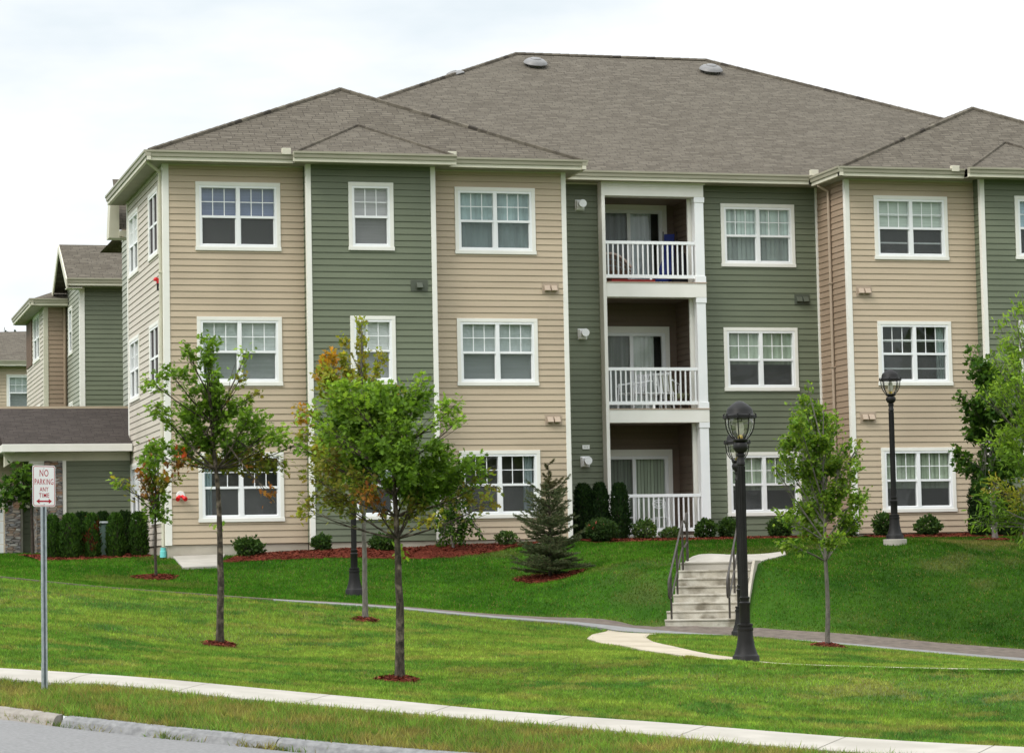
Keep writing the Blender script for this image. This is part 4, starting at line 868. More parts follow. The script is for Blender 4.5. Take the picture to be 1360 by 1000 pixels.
slope(b, [(e0, ey, te), (e0+2*hy+2, ey, te), (e0+hy+2, ey+hy, pz), (e0+hy, ey+hy, pz)], (1, 0, 0)); slope(b, [(e0, ey, te), (e0+hy, ey+hy, pz), (e0+hy, ty+tl, pz), (e0, ty+tl, te)], (0, 1, 0)); b.build('roof', M['shingle'], R2)
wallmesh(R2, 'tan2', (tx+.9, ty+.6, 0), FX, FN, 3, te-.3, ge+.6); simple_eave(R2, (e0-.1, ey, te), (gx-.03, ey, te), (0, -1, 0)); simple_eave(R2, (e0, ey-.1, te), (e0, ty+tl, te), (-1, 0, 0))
b = MB(); b.box(e0, tx+3, ey, ty-.001, te-.23, te-.21); b.box(e0, tx-.001, ty, ty+tl, te-.23, te-.21); b.build('soffit', M['soffit'], R2)
b = MB(); b.tube([(gx-.09, ty-.06, te-.2), (gx-.09, ty-.06, .2)], .05, 8); b.build('downspout', M['tan2'], R2, smooth=True)
fin()
R3 = empty('apartment_building', (0, 56, 0), 'farthest tan clapboard building at the left edge, one window and roof corner showing', 'apartment building', 'apartment buildings in the background')
fin = grp(R3); fy = float(PT(10, 500, 112)[1]); fx1 = 4.5; fe = float(PY(10, 479, fy-.4)[2])
w0 = PY(8.5, 500, fy)[0]
wallmesh(R3, 'tan', (w0-9, fy, 0), FX, FN, 9+fx1, 0, fe-.2, [(9+.03, 9+1.9, fl(k)+.03-.15, fl(k)+WH-.15) for k in (1, 2)])
for k in (1, 2): window(R3, (w0, fy, fl(k)-.15), FX, FN, 1.93, WH, 2, CRM, 1, 'h')
b = MB(); slope(b, [(w0-9, fy-.45, fe), (fx1+4, fy-.45, fe), (fx1, fy+4.2, fe+1.75), (w0-3, fy+3.6, fe+1.5)], (1, 0, 0)); b.face([(w0-9, fy-.45, fe), (w0-3, fy+3.6, fe+1.5), (w0-3, fy+9, fe+.1), (w0-9, fy+9, fe)], [(0, 0), (3, 3), (6, 3), (9, 0)]); b.build('roof', M['shingle'], R3)
simple_eave(R3, (w0-9, fy-.45, fe), (fx1+3, fy-.45, fe), (0, -1, 0)); board(R3, 'soffit', 'soffit', w0-9, fx1, fy-.44, fy-.001, fe-.24, fe-.22, bevel=0); fin()

# low garage entrance beside the main building
RG = empty('garage', (-2, 7, .28), 'low garage entrance with dark brown shingle roof, stacked stone piers and a white door', 'garage')
fin = grp(RG); ye = 5.55; Q = lambda px, py, y: PY(px, py, y)
xr = -.035; xl = float(Q(3, 590, ye)[0]); ez = float(Q(90, 590, ye)[2]); rz2 = float(Q(90, 540, ye+3)[2])
b = MB(); slope(b, [(xl, ye, ez), (xr, ye, ez), (xr, 6.32, ez+(rz2-ez)*(6.32-ye)/3), (.43, 6.32, ez+(rz2-ez)*(6.32-ye)/3), (.43, ye+3, rz2), (xl, ye+3, rz2)], (1, 0, 0)); slope(b, [(xl-2.6, ye+2.2, ez), (xl+.2, ye+2.2, ez), (xl+.2, ye+4, rz2), (xl-2.6, ye+4, rz2)], (1, 0, 0)); slope(b, [(xl, ye+6, ez), (xr, ye+6, ez), (xr, ye+3, rz2), (xl, ye+3, rz2)], (1, 0, 0)); b.build('roof', M['shingledark'], RG)
fz1 = float(Q(90, 599.5, ye)[2]); b = MB(); b.box(xl-.01, xr, ye-.04, ye+.01, fz1, ez+.01); b.box(xl-.01, xl+.03, ye+.011, ye+3, fz1, ez+.0); b.build('fascia', M['trim'], RG, bevel=.004)
bz0 = float(Q(90, 612, ye+.45)[2]); yb = ye+.42; b = MB(); b.box(float(Q(18, 605, yb)[0]), xr, yb, yb+.3, bz0, fz1+.05); b.box(xl+.02, float(Q(18, 605, yb)[0]), ye+.02, yb+.2, fz1-.02, fz1+.04)
b.prism([(float(Q(6, 618, yb)[0]), yb, float(Q(6, 620, yb)[2])), (float(Q(17.9, 612, yb)[0]), yb, bz0), (float(Q(17.9, 612, yb)[0]), yb, fz1-.021), (float(Q(6, 612, yb)[0]), yb, fz1-.021)], (0, .3, 0)); b.build('beam', M['fascia'], RG, bevel=.004)
xj = float(Q(88, 660, yb)[0]); xp0, xp1 = float(Q(59, 660, yb)[0]), float(Q(83, 660, yb)[0])
wallmesh(RG, 'green', (xj, yb+.02, 0), FX, FN, xr-xj, .2, bz0+.02)
board(RG, 'trim', 'corner_board', xp1+.002, xj, yb-.03, yb+.05, .2, bz0-.002)
b = MB(); b.box(xp0, xp1, yb-.05, yb+.5, .2, bz0-.001); b.build('stone_pier', M['stone'], RG, bevel=.01)
b = MB(); q0, q1 = float(Q(39, 618, yb)[0]), float(Q(60, 618, yb)[0]); b.box(q0, q1+.02, yb+.01, yb+.25, bz0-.06, bz0-.001); b.box(q0+.08, q1+.02, yb+.01, yb+.25, bz0-.12, bz0-.0605); b.box(q0+.16, xp0-.001, yb+.01, yb+.25, bz0-.22, bz0-.1205); b.build('corbel', M['trim'], RG, bevel=.004)
yk = 8.4; kz = float(Q(20, 668, yk)[2])
b = MB(); b.box(float(Q(6, 700, yk)[0]), float(Q(26.5, 700, yk)[0]), yk-.25, yk, .2, kz+.3); b.build('stone_pier', M['stone'], RG, bevel=.01)
board(RG, 'trim', 'corner_board', float(Q(27, 700, yk)[0])+.005, float(Q(30, 700, yk)[0]), yk-.06, yk, .2, kz+.8)
wallmesh(RG, 'green', (float(Q(30, 700, yk)[0])+.002, yk-.01, 0), FX, FN, 4.5, .2, ez)
b = MB(); x0, x1 = float(Q(47, 700, yk-.6)[0]), float(Q(53, 700, yk-.6)[0]); b.box(x0, x1, yk-.9, yk-.02, .2, ez-.3); b.build('stone_pier', M['stone'], RG, bevel=.01)
board(RG, 'trim', 'corner_board', x1+.002, float(Q(57, 700, yk-.6)[0]), yk-.95, yk-.5, .2, ez-.3)
b = MB(); x0 = float(Q(-60, 700, yk)[0]); x1 = float(Q(4.5, 700, yk)[0]); gz0 = .25; gz1 = float(Q(2, 676, yk)[2])
for k in range(4): h_ = (gz1-gz0)/4; b.box(x0, x1, yk-.06, yk-.01, gz0+k*h_, gz0+(k+1)*h_-.012); b.box(x0+.1, x1-.1, yk-.068, yk-.0601, gz0+k*h_+.08, gz0+(k+1)*h_-.09)
b.build('garage_door', M['garagedoor'], RG, bevel=.004)
b = MB(); b.box(x0-1, float(Q(40, 640, yk)[0]), yk-.12, yk-.02, gz1+.02, gz1+.42); b.box(x0-1, float(Q(41, 640, yk)[0]), yk-.22, yk-.02, gz1+.421, gz1+.55); b.box(x0-1, x0-.01, yk-.1, yk, .2, gz1+.02); b.build('beam', M['fascia'], RG, bevel=.004)
wallmesh(RG, 'tan', (x0-3, yk, 0), FX, FN, 8, gz1+.3, rz2)
b = MB(); b.box(xl+.02, xr, ye+.05, ye+3, fz1+.0, fz1+.03); b.build('soffit', M['soffit'], RG)
b = MB(); b.box(-.06, .2, 6.4, 6.9, 0, .1); 
fin()
wl = PY(40, 642, yk-.35); b = MB(); b.lathe([(.05, .10), (.09, .06), (.02, .16)], 12); W_L = empty('wall_lantern', wl, 'small black wall lantern with a pale shade beside the stone pier under the low roof', 'lantern')
b = MB(); b.lathe([(.02, .20), (.075, .10), (.08, .085), (.03, .08)], 12); b.box(-.015, .015, 0, .33, .14, .17); b.build('cap', M['black'], W_L, smooth=True)
b = MB(); b.lathe([(.06, .079), (.07, -.04), (.045, -.08)], 12); b.build('shade', M['plantlabel'], W_L, smooth=True)
# splash slab in front of the foundation
sp = [GP(230, 744), GP(283, 741.5), GP(290, 754.5), GP(243, 756.5)]
b = MB(); Zs = max(p[2] for p in sp)+.03
top = [np.array((p[0], p[1], p[2]+.035)) for p in (onT((.12, -.03), .02), onT((1.30, -.03), .02), onT(sp[2], .02), onT(sp[3], .02))]; b.prism(top, (0, 0, -.12)); o = b.build('splash_slab', M['concrete'], None, bevel=.01)
tag(o, 'pale concrete slab lying on the grass against the foundation by the building corner', 'concrete slab'); NOGROW.append(np.array([p[:2] for p in top]))

# ---------------------------------------------------------------- steps and handrails
S0 = empty('concrete_steps', ST0, 'flight of eight weathered concrete steps climbing the grass bank to the balconies', 'steps', None, -STA)
hw = ST_W/2
for k in range(ST_N):
    b = MB(); y0 = k*ST_TR; y1 = y0+ST_TR+.02 if k < ST_N-1 else y0+1.25; wl_ = hw+(.06 if k < 2 else 0)
    b.box(-wl_-.001*k, hw+.001*k, y0, y1, -.6 if k < 3 else .0, (k+1)*ST_RI); b.box(-wl_-.006, hw+.006, y0-.02, y0+.05, (k+1)*ST_RI-.035, (k+1)*ST_RI+.002)
    b.build('step', M['stepconc'] if k < ST_N-1 else M['concrete'], S0, bevel=.008)
b = MB(); tot = ST_N*ST_RI
b.prism([(hw+.012, -.05, -.5), (hw+.012, -.02, .04), (hw+.012, 2.05, tot+.02), (hw+.012, 3.1, tot+.02), (hw+.012, 3.1, -.5)], (.06, 0, 0)); b.build('cheek_wall', M['found'], S0, bevel=.01)
def l2w(x, y): return np.array((ST0[0], ST0[1]))+STR[:2]*x+STD[:2]*y
NOGROW.append(np.array([l2w(-hw-.12, -.1), l2w(hw+.16, -.1), l2w(hw+.16, 3.2), l2w(-hw-.08, 3.2)]))
lnf = [tuple(PY(*q)[:2]) for q in ((912, 741, -7.4), (945, 739, -6.6), (990, 737.6, -6.0), (1042, 736.6, -5.4))]; lnn = [tuple(l2w(-hw, 2.25)), tuple(l2w(hw*.3, 2.25)), tuple(l2w(hw, 2.25)), tuple(PY(1018, 741.5, -7.0)[:2]), tuple(PY(1044, 737.6, -5.9)[:2])]
tag_structure(strip('walk', lnf, lnn, M['concrete'], .03, .25, m=6)); NOGROW.append(np.array(lnf+lnn[::-1]))
def rail(x, label, side):
    R = empty('handrail', ST0, label, 'handrail', 'handrails of the steps', -STA); r = .021
    ys = [.10, 1.02, 1.90, 2.62]; zg = lambda y: min(ST_N, int(y/ST_TR)+1)*ST_RI
    sl = ST_RI/ST_TR; zr = lambda y: .86+ST_RI+sl*max(0, min(y, 1.95))
    for y in ys[:3]:
        b = MB(); b.tube([(x, y, zg(y)-.04), (x, y, zr(y))], r, 8); b.build('post', M['bronze'], R, smooth=True)
    b = MB(); zt_ = zr(3)+.16; b.tube([(x, ys[3], zg(ys[3])-.04), (x, ys[3], zt_-.05), (x, ys[3]-.02, zt_), (x, ys[3]-.08, zt_), (x, ys[3]-.22, zt_-.2)], r*1.25, 8); b.build('post', M['bronze'], R, smooth=True)
    b = MB(); a0 = -.16
    pts = [(x, ys[3]-.22, zt_-.2), (x, 2.2, zr(2.2)), (x, 1.97, zr(1.97)), (x, 0, zr(0)), (x, a0, zr(0)+sl*a0), (x, a0-.06, zr(0)+sl*a0-.08), (x, a0-.05, zr(0)+sl*a0-.30), (x, a0+.03, zr(0)+sl*a0-.36), (x, .10, zr(0)+sl*a0-.36)]
    b.tube(pts, r, 8); b.build('top_rail', M['bronze'], R, smooth=True)
    b = MB(); b.tube([(x, ys[3], zr(3)-.42), (x, 2.2, zr(2.2)-.52), (x, 1.95, zr(1.95)-.5), (x, .10, zr(.10)-.5)], r*.9, 8); b.build('middle_rail', M['bronze'], R, smooth=True)
rail(-hw+.06, 'bronze pipe handrail on the shrub side of the steps, fully in view', -1); rail(hw-.235, 'bronze pipe handrail half hidden behind the lamp posts at the steps', 1)

# ---------------------------------------------------------------- lamp posts
def lamp(base, hgt, label, pad=False):
    base = np.array(base)+np.array((0, 0, .03)); R = empty('street_lamp', base, label, 'street lamp', 'black lamp posts with acorn lanterns'); s = hgt/3.57
    def lat(prof, n=24): b = MB(); b.lathe([(r*s if r > .002 else r, z*s) for r, z in prof], n); return b
    if pad: b = MB(); b.lathe([(.25, -.3), (.25, .06), (.24, .07)], 20); b.build('footing', M['concrete'], R); 
    z = .07 if pad else 0
    k = lambda P: [(r, zz+z) for r, zz in P]
    b = lat(k([(.185, -.25), (.185, .075), (.175, .09), (.165, .095), (.158, .11), (.128, .20), (.108, .32), (.103, .42), (.112, .43), (.112, .46), (.100, .465), (.100, .485), (.108, .49), (.108, .515), (.085, .52)])); b.build('base', M['black'], R, smooth=True)
    b = MB(); n = 20; pr = k([(.071, .50), (.071, .77), (.078, .78), (.078, .805), (.062, .82), (.062, .85), (.069, .86), (.069, .88), (.055, .89), (.052, 1.8), (.048, 2.68), (.058, 2.69), (.058, 2.73), (.050, 2.74), (.050, 2.80), (.06, 2.81), (.06, 2.835), (.045, 2.85), (.055, 2.87)]); b.lathe([(r*s, zz*s) for r, zz in pr], n); 
    for j in range(10): a = j*math.pi/5; b.box(.050*s*math.cos(a)-.006, .050*s*math.cos(a)+.006, .050*s*math.sin(a)-.006, .050*s*math.sin(a)+.006, (.9+z)*s, (2.67+z)*s)
    b.build('pole', M['black'], R, smooth=True)
    LN = lat(k([(.045, 2.85), (.075, 2.87), (.10, 2.91), (.105, 2.95), (.085, 2.99), (.06, 3.0), (.095, 3.01), (.11, 3.03), (.10, 3.045), (.05, 3.05)])).build('lantern', M['black'], R, smooth=True)
    lat(k([(.19, 3.32), (.222, 3.325), (.222, 3.365), (.20, 3.375), (.190, 3.39), (.180, 3.44), (.160, 3.48), (.125, 3.505), (.120, 3.512), (.095, 3.53), (.05, 3.56), (.001, 3.572)])).build('cap', M['black'], LN, smooth=True)
    b = lat(k([(.095, 3.05), (.13, 3.10), (.165, 3.19), (.185, 3.27), (.192, 3.32)])); 
    gl = MB(); gl.lathe([(r*s, zz*s) for r, zz in k([(.086, 3.05), (.125, 3.085), (.160, 3.14), (.180, 3.20), (.190, 3.27), (.189, 3.319)])], 28, cap=False); gl.build('lamp_glass', M['lampglass'], LN, smooth=True)
    for j in range(8):
        a = j*math.pi/4+.3; c, d = math.cos(a), math.sin(a); b = MB(); b.tube([(r*c*s, r*d*s, (zz+z)*s) for r, zz in [(.092, 3.045), (.133, 3.085), (.169, 3.14), (.190, 3.20), (.200, 3.27), (.205, 3.33)]], .0085*s, 6); b.tube([(.222*c*s, .222*d*s, (3.33+z)*s), (.222*c*s, .222*d*s, (3.385+z)*s), (.20*c*s, .20*d*s, (3.40+z)*s)], [.016*s, .012*s, .004], 6); b.build('rib', M['black'], LN, smooth=True)
    lat(k([(.03, 3.10), (.05, 3.14), (.055, 3.21), (.04, 3.28), (.001, 3.30)]), 16).build('bulb', M['bulb'], LN, smooth=True); lat(k([(.035, 3.049), (.035, 3.08), (.028, 3.10)]), 14).build('socket', M['brass'], LN, smooth=True)
    return R
def lampat(px, pyb, pyt, label, y=None, t=None, pad=False, hgt=None):
    p = PT(px, pyb, t) if t else PY(px, pyb, y); tt = np.dot(p-CAM, FW); b = onT(p)
    lamp(b, hgt or (pyb-pyt)*tt/FPX*1.0+(p[2]-b[2]), label, pad)
lampat(991, 882, 534.5, 'black lamp post standing nearest, in front of the concrete steps, lantern against green siding', t=36.5)
lampat(985.5, 838, 573, 'black lamp post almost hidden behind the nearer one at the foot of the steps', t=47.2)
lampat(1189, 725, 496, 'black lamp post on a round concrete footing high on the bank before tan siding', y=-6.3, pad=True)
lampat(471, 790, 570, 'black lamp post behind the thin grey tree trunk, its lantern lost in leaves', y=-6.6, hgt=3.55)

# ---------------------------------------------------------------- parking sign
sp0 = onT(PT(60, 917, 29.0)); SG = empty('parking_sign', sp0, 'white and red no parking sign on a galvanised channel post at the pavement edge', 'sign', None, math.radians(30))
hp = 2.50
b = MB(); b.prism([(-.035, .0, 0), (-.014, .0, 0), (-.014, .03, 0), (.014, .03, 0), (.014, .0, 0), (.035, .0, 0), (.035, .005, 0), (.02, .005, 0), (.02, .036, 0), (-.02, .036, 0), (-.02, .005, 0), (-.035, .005, 0)], (0, 0, hp-.2)); 
post = b.build('post', M['galv'], SG)
b = MB()
for k in range(70): b.box(-.0045, .0045, .0285, .0299, .10+k*.0254*1.2, .109+k*.0254*1.2)
b.build('bolt_holes', M['black'], post)
b = MB(); b.prism([(-.012, .037, 0), (.045, .037, 0), (.045, .055, 0), (-.012, .055, 0)], (0, 0, .30)); b.build('stub_post', M['galv'], SG)
w2, h2, rr2 = .1524, .2286, .03; zc_ = hp-.2286-.02
def rrect(w, h, r, n=6):
    P = []
    for cx_, cz_, a0 in ((w-r, h-r, 0), (-w+r, h-r, 90), (-w+r, -h+r, 180), (w-r, -h+r, 270)):
        for j in range(n+1): a = math.radians(a0+90*j/n); P.append((cx_+r*math.cos(a), cz_+r*math.sin(a)))
    return P
b = MB(); b.prism([(x, -.004, zc_+z) for x, z in rrect(w2, h2, rr2)], (0, .003, 0)); plate = b.build('sign_plate', M['signface'], SG)
b = MB(); o_ = rrect(w2-.008, h2-.008, rr2-.006); i_ = rrect(w2-.0155, h2-.0155, rr2-.012)
for k in range(len(o_)): q = (k+1) % len(o_); b.face([(o_[k][0], -.0046, zc_+o_[k][1]), (o_[q][0], -.0046, zc_+o_[q][1]), (i_[q][0], -.0046, zc_+i_[q][1]), (i_[k][0], -.0046, zc_+i_[k][1])])
b.build('border', M['signred'], plate, fix=False)
def text(body, size, x, z, parent, sx=1.0, y=-.0048):
    cu = bpy.data.curves.new('lettering', 'FONT'); cu.body = body; cu.size = size; cu.align_x = 'CENTER'; cu.align_y = 'CENTER'; cu.extrude = .0002; cu.offset = .0006; cu.space_character = 1.12
    o = bpy.data.objects.new('lettering', cu); COL.objects.link(o); bpy.context.view_layer.update()
    me = bpy.data.meshes.new_from_object(o.evaluated_get(bpy.context.evaluated_depsgraph_get())); bpy.data.objects.remove(o)
    xs_ = [v.co.x for v in me.vertices]; wd = max(xs_)-min(xs_); f = sx/wd
    for v in me.vertices: v.co = (x+v.co.x*f, y-v.co.z, z+v.co.y)
    return link('lettering', me, M['signred'], parent)
text('NO', .105, 0, zc_+.140, plate, .118); text('PARKING', .090, 0, zc_+.044, plate, .250); text('ANY', .070, 0, zc_-.038, plate, .118); text('TIME', .070, 0, zc_-.105, plate, .138)
b = MB(); az = zc_-.168; b.face([(-.07, -.0048, az-.009), (.07, -.0048, az-.009), (.07, -.0048, az+.009), (-.07, -.0048, az+.009)])
for s_ in (-1, 1): b.face([(s_*.105, -.0048, az), (s_*.062, -.0048, az+.028), (s_*.062, -.0048, az-.028)])
b.build('arrow', M['signred'], plate, fix=False)
b = MB()
for z in (.195, -.2): b.tube([(0, -.004, zc_+z), (0, -.0075, zc_+z)], [.006, .005], 10)
b.build('bolt', M['galv'], plate)

# ---------------------------------------------------------------- things on the balconies
def chair(loc, rz, label, mat, kind='resin'):
    R = empty('balcony_chair', loc, label, 'chair', None, rz)
    if kind == 'resin':
        b = MB(); b.box(-.24, .24, -.22, .24, .40, .43); b.build('seat', mat, R, bevel=.01)
        b = MB()
        for k in range(6): x = -.2+.08*k; b.obox((x-.028, .22, .44), (.056, 0, 0), (0, .018, 0), (0, .14, .44))
        b.obox((-.24, .355, .84), (.48, 0, 0), (0, .03, 0), (0, .012, .06)); b.build('backrest', mat, R, bevel=.006)
        for s_ in (-1, 1):
            b = MB(); b.tube([(s_*.26, .34, .72), (s_*.27, .05, .66), (s_*.27, -.2, .64), (s_*.26, -.24, .58)], .022, 8); b.build('armrest', mat, R, smooth=True)
            for y in (-.22, .26): b = MB(); b.tube([(s_*.24, y, .62 if y < 0 else .45), (s_*.27, y*1.1, 0)], [.02, .024], 8); b.build('leg', mat, R, smooth=True)
    else:
        b = MB(); b.tube([(0, 0, .44), (0, 0, .46)], [.19, .19], 24); b.build('seat', mat, R)
        b = MB(); th = np.linspace(0, 2*math.pi, 25); b.tube([(.17*math.cos(a), .19, .78+.10*math.sin(a)) for a in th], .012, 8, False); b.tube([(.09*math.cos(a), .19, .78+.05*math.sin(a)) for a in th], .009, 8, False)
        for k in range(8): a = k*math.pi/4; b.tube([(.09*math.cos(a), .19, .78+.05*math.sin(a)), (.17*math.cos(a), .19, .78+.10*math.sin(a))], .008, 6)
        b.build('backrest', mat, R, smooth=True)
        for s_ in (-1, 1):
            b = MB(); b.tube([(s_*.15, .19, .72), (s_*.17, .16, .46), (s_*.22, .24, 0)], .012, 8); b.build('leg', mat, R, smooth=True)
            b = MB(); b.tube([(s_*.15, -.1, .45), (s_*.21, -.24, 0)], .012, 8); b.build('leg', mat, R, smooth=True)
        b = MB(); b.tube([(-.19, .19, .22), (.19, .19, .22)], .009, 6); b.build('stretcher', mat, R)
    return R
z1, z2, z3 = .405, 3.455, 6.515
chair((12.40, 2.35, z1), 0, 'white round-backed bistro chair in the middle of the ground floor patio', M['whiteplastic'], 'bistro')
chair((11.45, 2.1, z1), .5, 'white round-backed bistro chair half behind the clipped evergreens on the patio', M['whiteplastic'], 'bistro')
R = empty('side_table', (11.95, 2.05, z1), 'low white table between the two bistro chairs', 'table'); b = MB(); b.tube([(0, 0, .40), (0, 0, .42)], [.22, .22], 24); b.build('table_top', M['whiteplastic'], R)
for k in range(3): b = MB(); a = k*2.09+.4; b.tube([(.12*math.cos(a), .12*math.sin(a), .40), (.2*math.cos(a), .2*math.sin(a), 0)], .012, 8); b.build('leg', M['whiteplastic'], R, smooth=True)
chair((11.72, 2.35, z2), -1.1, 'white resin armchair nearest the wall on the middle balcony', M['whiteplastic'])
chair((12.62, 2.40, z2), 2.5, 'white resin armchair turned towards the green cushion on the middle balcony', M['whiteplastic'])
R = empty('side_table', (12.2, 2.15, z2), 'small white resin table on the middle balcony', 'table'); b = MB(); b.box(-.28, .28, -.2, .2, .38, .42); b.build('table_top', M['whiteplastic'], R, bevel=.01)
for sx_ in (-1, 1):
    for sy_ in (-1, 1): b = MB(); b.tube([(sx_*.22, sy_*.15, .38), (sx_*.25, sy_*.17, 0)], .02, 8); b.build('leg', M['whiteplastic'], R, smooth=True)
R = empty('lounge_chair', (12.93, 2.5, z2), 'olive cushioned chair in the corner of the middle balcony', 'chair', None, .5)
b = MB(); b.box(-.2, .2, -.25, .22, .28, .42); b.build('cushion', M['olivefab'], R, bevel=.05); b = MB(); b.obox((-.2, .2, .40), (.4, 0, 0), (0, .12, 0), (0, .12, .5)); b.build('back_cushion', M['olivefab'], R, bevel=.045)
b = MB()
for sx_ in (-.19, .19):
    for y in (-.22, .3): b.tube([(sx_, y, .28), (sx_, y, 0)], .018, 8)
b.box(-.2, .2, -.25, .32, .25, .279); b.build('frame', M['wicker'], R)
R = empty('wicker_chair', (11.22, 2.05, z3), 'brown woven bucket chair with pale binding on the top balcony', 'chair', None, -.35)
b = MB(); nA, nB = 15, 5
arc = [(-.42+.84*k/(nA-1)) for k in range(nA)]
def wp(x, w): return (x, .30-.5*x*x*.6+.02*w, .05+(.74-1.25*max(0, x+.12)**2)*w)
for k in range(nA-1):
    xa = arc[k]; xb = xa+.044
    for j in range(nB): w0_, w1_ = j/nB+.02, (j+1)/nB-.03; b.face([wp(xa, w0_), wp(xb, w0_), wp(xb, w1_), wp(xa, w1_)])
o = b.build('woven_back', M['wicker'], R, fix=False); m_ = o.modifiers.new('thickness', 'SOLIDIFY'); m_.thickness = .018
b = MB(); b.tube([wp(x, 1.0) for x in arc], .028, 8); b.build('binding', M['pinkfab'], R, smooth=True)
b = MB(); b.tube([(0, .1, .05), (0, .1, .30)], [.30, .38], 20); b.build('seat', M['wicker'], R)
R = empty('folded_chair', (12.72, 2.35, z3), 'folded blue canvas chair leaning upright in the corner of the top balcony', 'folding chair', None, -.25)
b = MB(); b.obox((-.13, 0, .12), (.26, 0, 0), (0, .05, 0), (.06, .18, 1.18)); b.build('backrest', M['blue'], R, bevel=.015); b = MB(); b.obox((-.36, -.16, .10), (.34, 0, 0), (0, .10, 0), (.22, .12, .55)); b.build('seat', M['blue'], R, bevel=.02)
for x in (-.16, .18): b = MB(); b.tube([(x, -.03, 0), (x+.07, .2, 1.36)], .012, 8); b.build('frame', M['darkcloth'], R, smooth=True)
R = empty('storage_bag', (12.98, 2.2, z3), 'black cloth bag slumped behind the railing of the top balcony', 'bag'); b = MB(); b.lathe([(.18, 0), (.22, .12), (.20, .5), (.12, .78), (.03, .84)], 14); b.build('bag_body', M['darkcloth'], R, smooth=True); b = MB(); b.tube([(-.06, 0, .8), (-.03, 0, .92), (.03, 0, .92), (.06, 0, .8)], .008, 6); b.build('strap', M['darkcloth'], R)
b = MB(); b.box(11.0, 12.1, BY+.02, 2.6, z3+.003, z3+.055); o = b.build('rug', M['rugred'], None, bevel=.004); tag(o, 'red rug edge showing under the railing of the top balcony', 'rug')
# utility cabinet between the clipped evergreens
uc = onT(PY(139, 740, 2.7)); R = empty('utility_cabinet', uc, 'green electrical cabinet with pale lid between the clipped evergreens', 'utility box'); b = MB(); b.box(-.30, .30, -.25, .25, 0, .78); b.build('housing', M['cabinet'], R, bevel=.015); b = MB(); b.box(-.33, .33, -.28, .28, .781, .83); b.build('lid', M['palegrey'], R, bevel=.01)
# ---------------------------------------------------------------- foliage kit
def halves(h):
    h = [np.array(p) for p in h]; return np.array([(x, y, .35*x*x*2) for x, y in h]), np.array([(-x, y, .35*x*x*2) for x, y in h[::-1]])
LEAF = {
 'ovate': halves([(0, 0), (.20, .18), (.29, .42), (.20, .74), (0, 1)]),
 'oak': halves([(0, 0), (.07, .14), (.34, .20), (.12, .36), (.46, .50), (.14, .66), (.28, .82), (0, 1)]),
 'maple': halves([(0, 0), (.32, .02), (.26, .20), (.52, .42), (.24, .50), (.16, .66), (0, 1)]),
 'long': halves([(0, 0), (.12, .2), (.15, .5), (.08, .8), (0, 1)]),
 'spray': halves([(0, 0), (.16, .25), (.20, .6), (.08, .95), (0, 1)]),
}
def rot_frames(d, nrm):
    """frames with y along d and z near nrm"""
    d = d/np.linalg.norm(d, axis=1, keepdims=True); x = np.cross(d, nrm); x /= (np.linalg.norm(x, axis=1, keepdims=True)+1e-9); z = np.cross(x, d); return x, d, z
def leaf_cloud(C, D, Nn, S, tpl):
    A, B = LEAF[tpl]; x, y, z = rot_frames(D, Nn); out = []
    for T_ in (A, B): out.append(C[:, None]+S[:, None, None]*(x[:, None]*T_[None, :, 0:1]+y[:, None]*T_[None, :, 1:2]+z[:, None]*T_[None, :, 2:3]))
    V = np.stack(out, 1); n, _, k, _ = V.shape; return V.reshape(-1, 3), np.arange(n*2*k).reshape(-1, k), 2*k
def pick(cols, n, rng):
    cols = np.array(cols, float); i = rng.integers(0, len(cols), n); j = rng.integers(0, len(cols), n); a = rng.random((n, 1))
    return (cols[i]*(1-a)+cols[j]*a)*rng.uniform(.6, 1.4, (n, 1))
G_OAK = [(.085, .160, .022), (.130, .225, .030), (.180, .290, .040), (.095, .175, .024)]
G_LIGHT = [(.195, .310, .046), (.255, .365, .058), (.145, .250, .036)]
OLIVE = [(.160, .185, .034), (.215, .205, .040), (.135, .195, .032), (.20, .145, .038)]
RUST = [(.30, .105, .028), (.36, .165, .035), (.20, .085, .03), (.16, .13, .03)]
YEL = [(.30, .29, .045), (.25, .28, .042), (.36, .28, .045), (.19, .25, .04)]
ORANGE = [(.50, .21, .03), (.42, .25, .03), (.32, .24, .035)]
RED = [(.48, .05, .02), (.42, .10, .03)]
DARK = [(.034, .085, .016), (.062, .130, .022), (.105, .190, .030)]
PEAR = [(.135, .235, .034), (.185, .290, .042), (.235, .315, .050), (.085, .170, .025)]
def bez(a, b, c, n):
    t = np.linspace(0, 1, n)[:, None]; return (1-t)**2*a+2*t*(1-t)*b+t*t*c
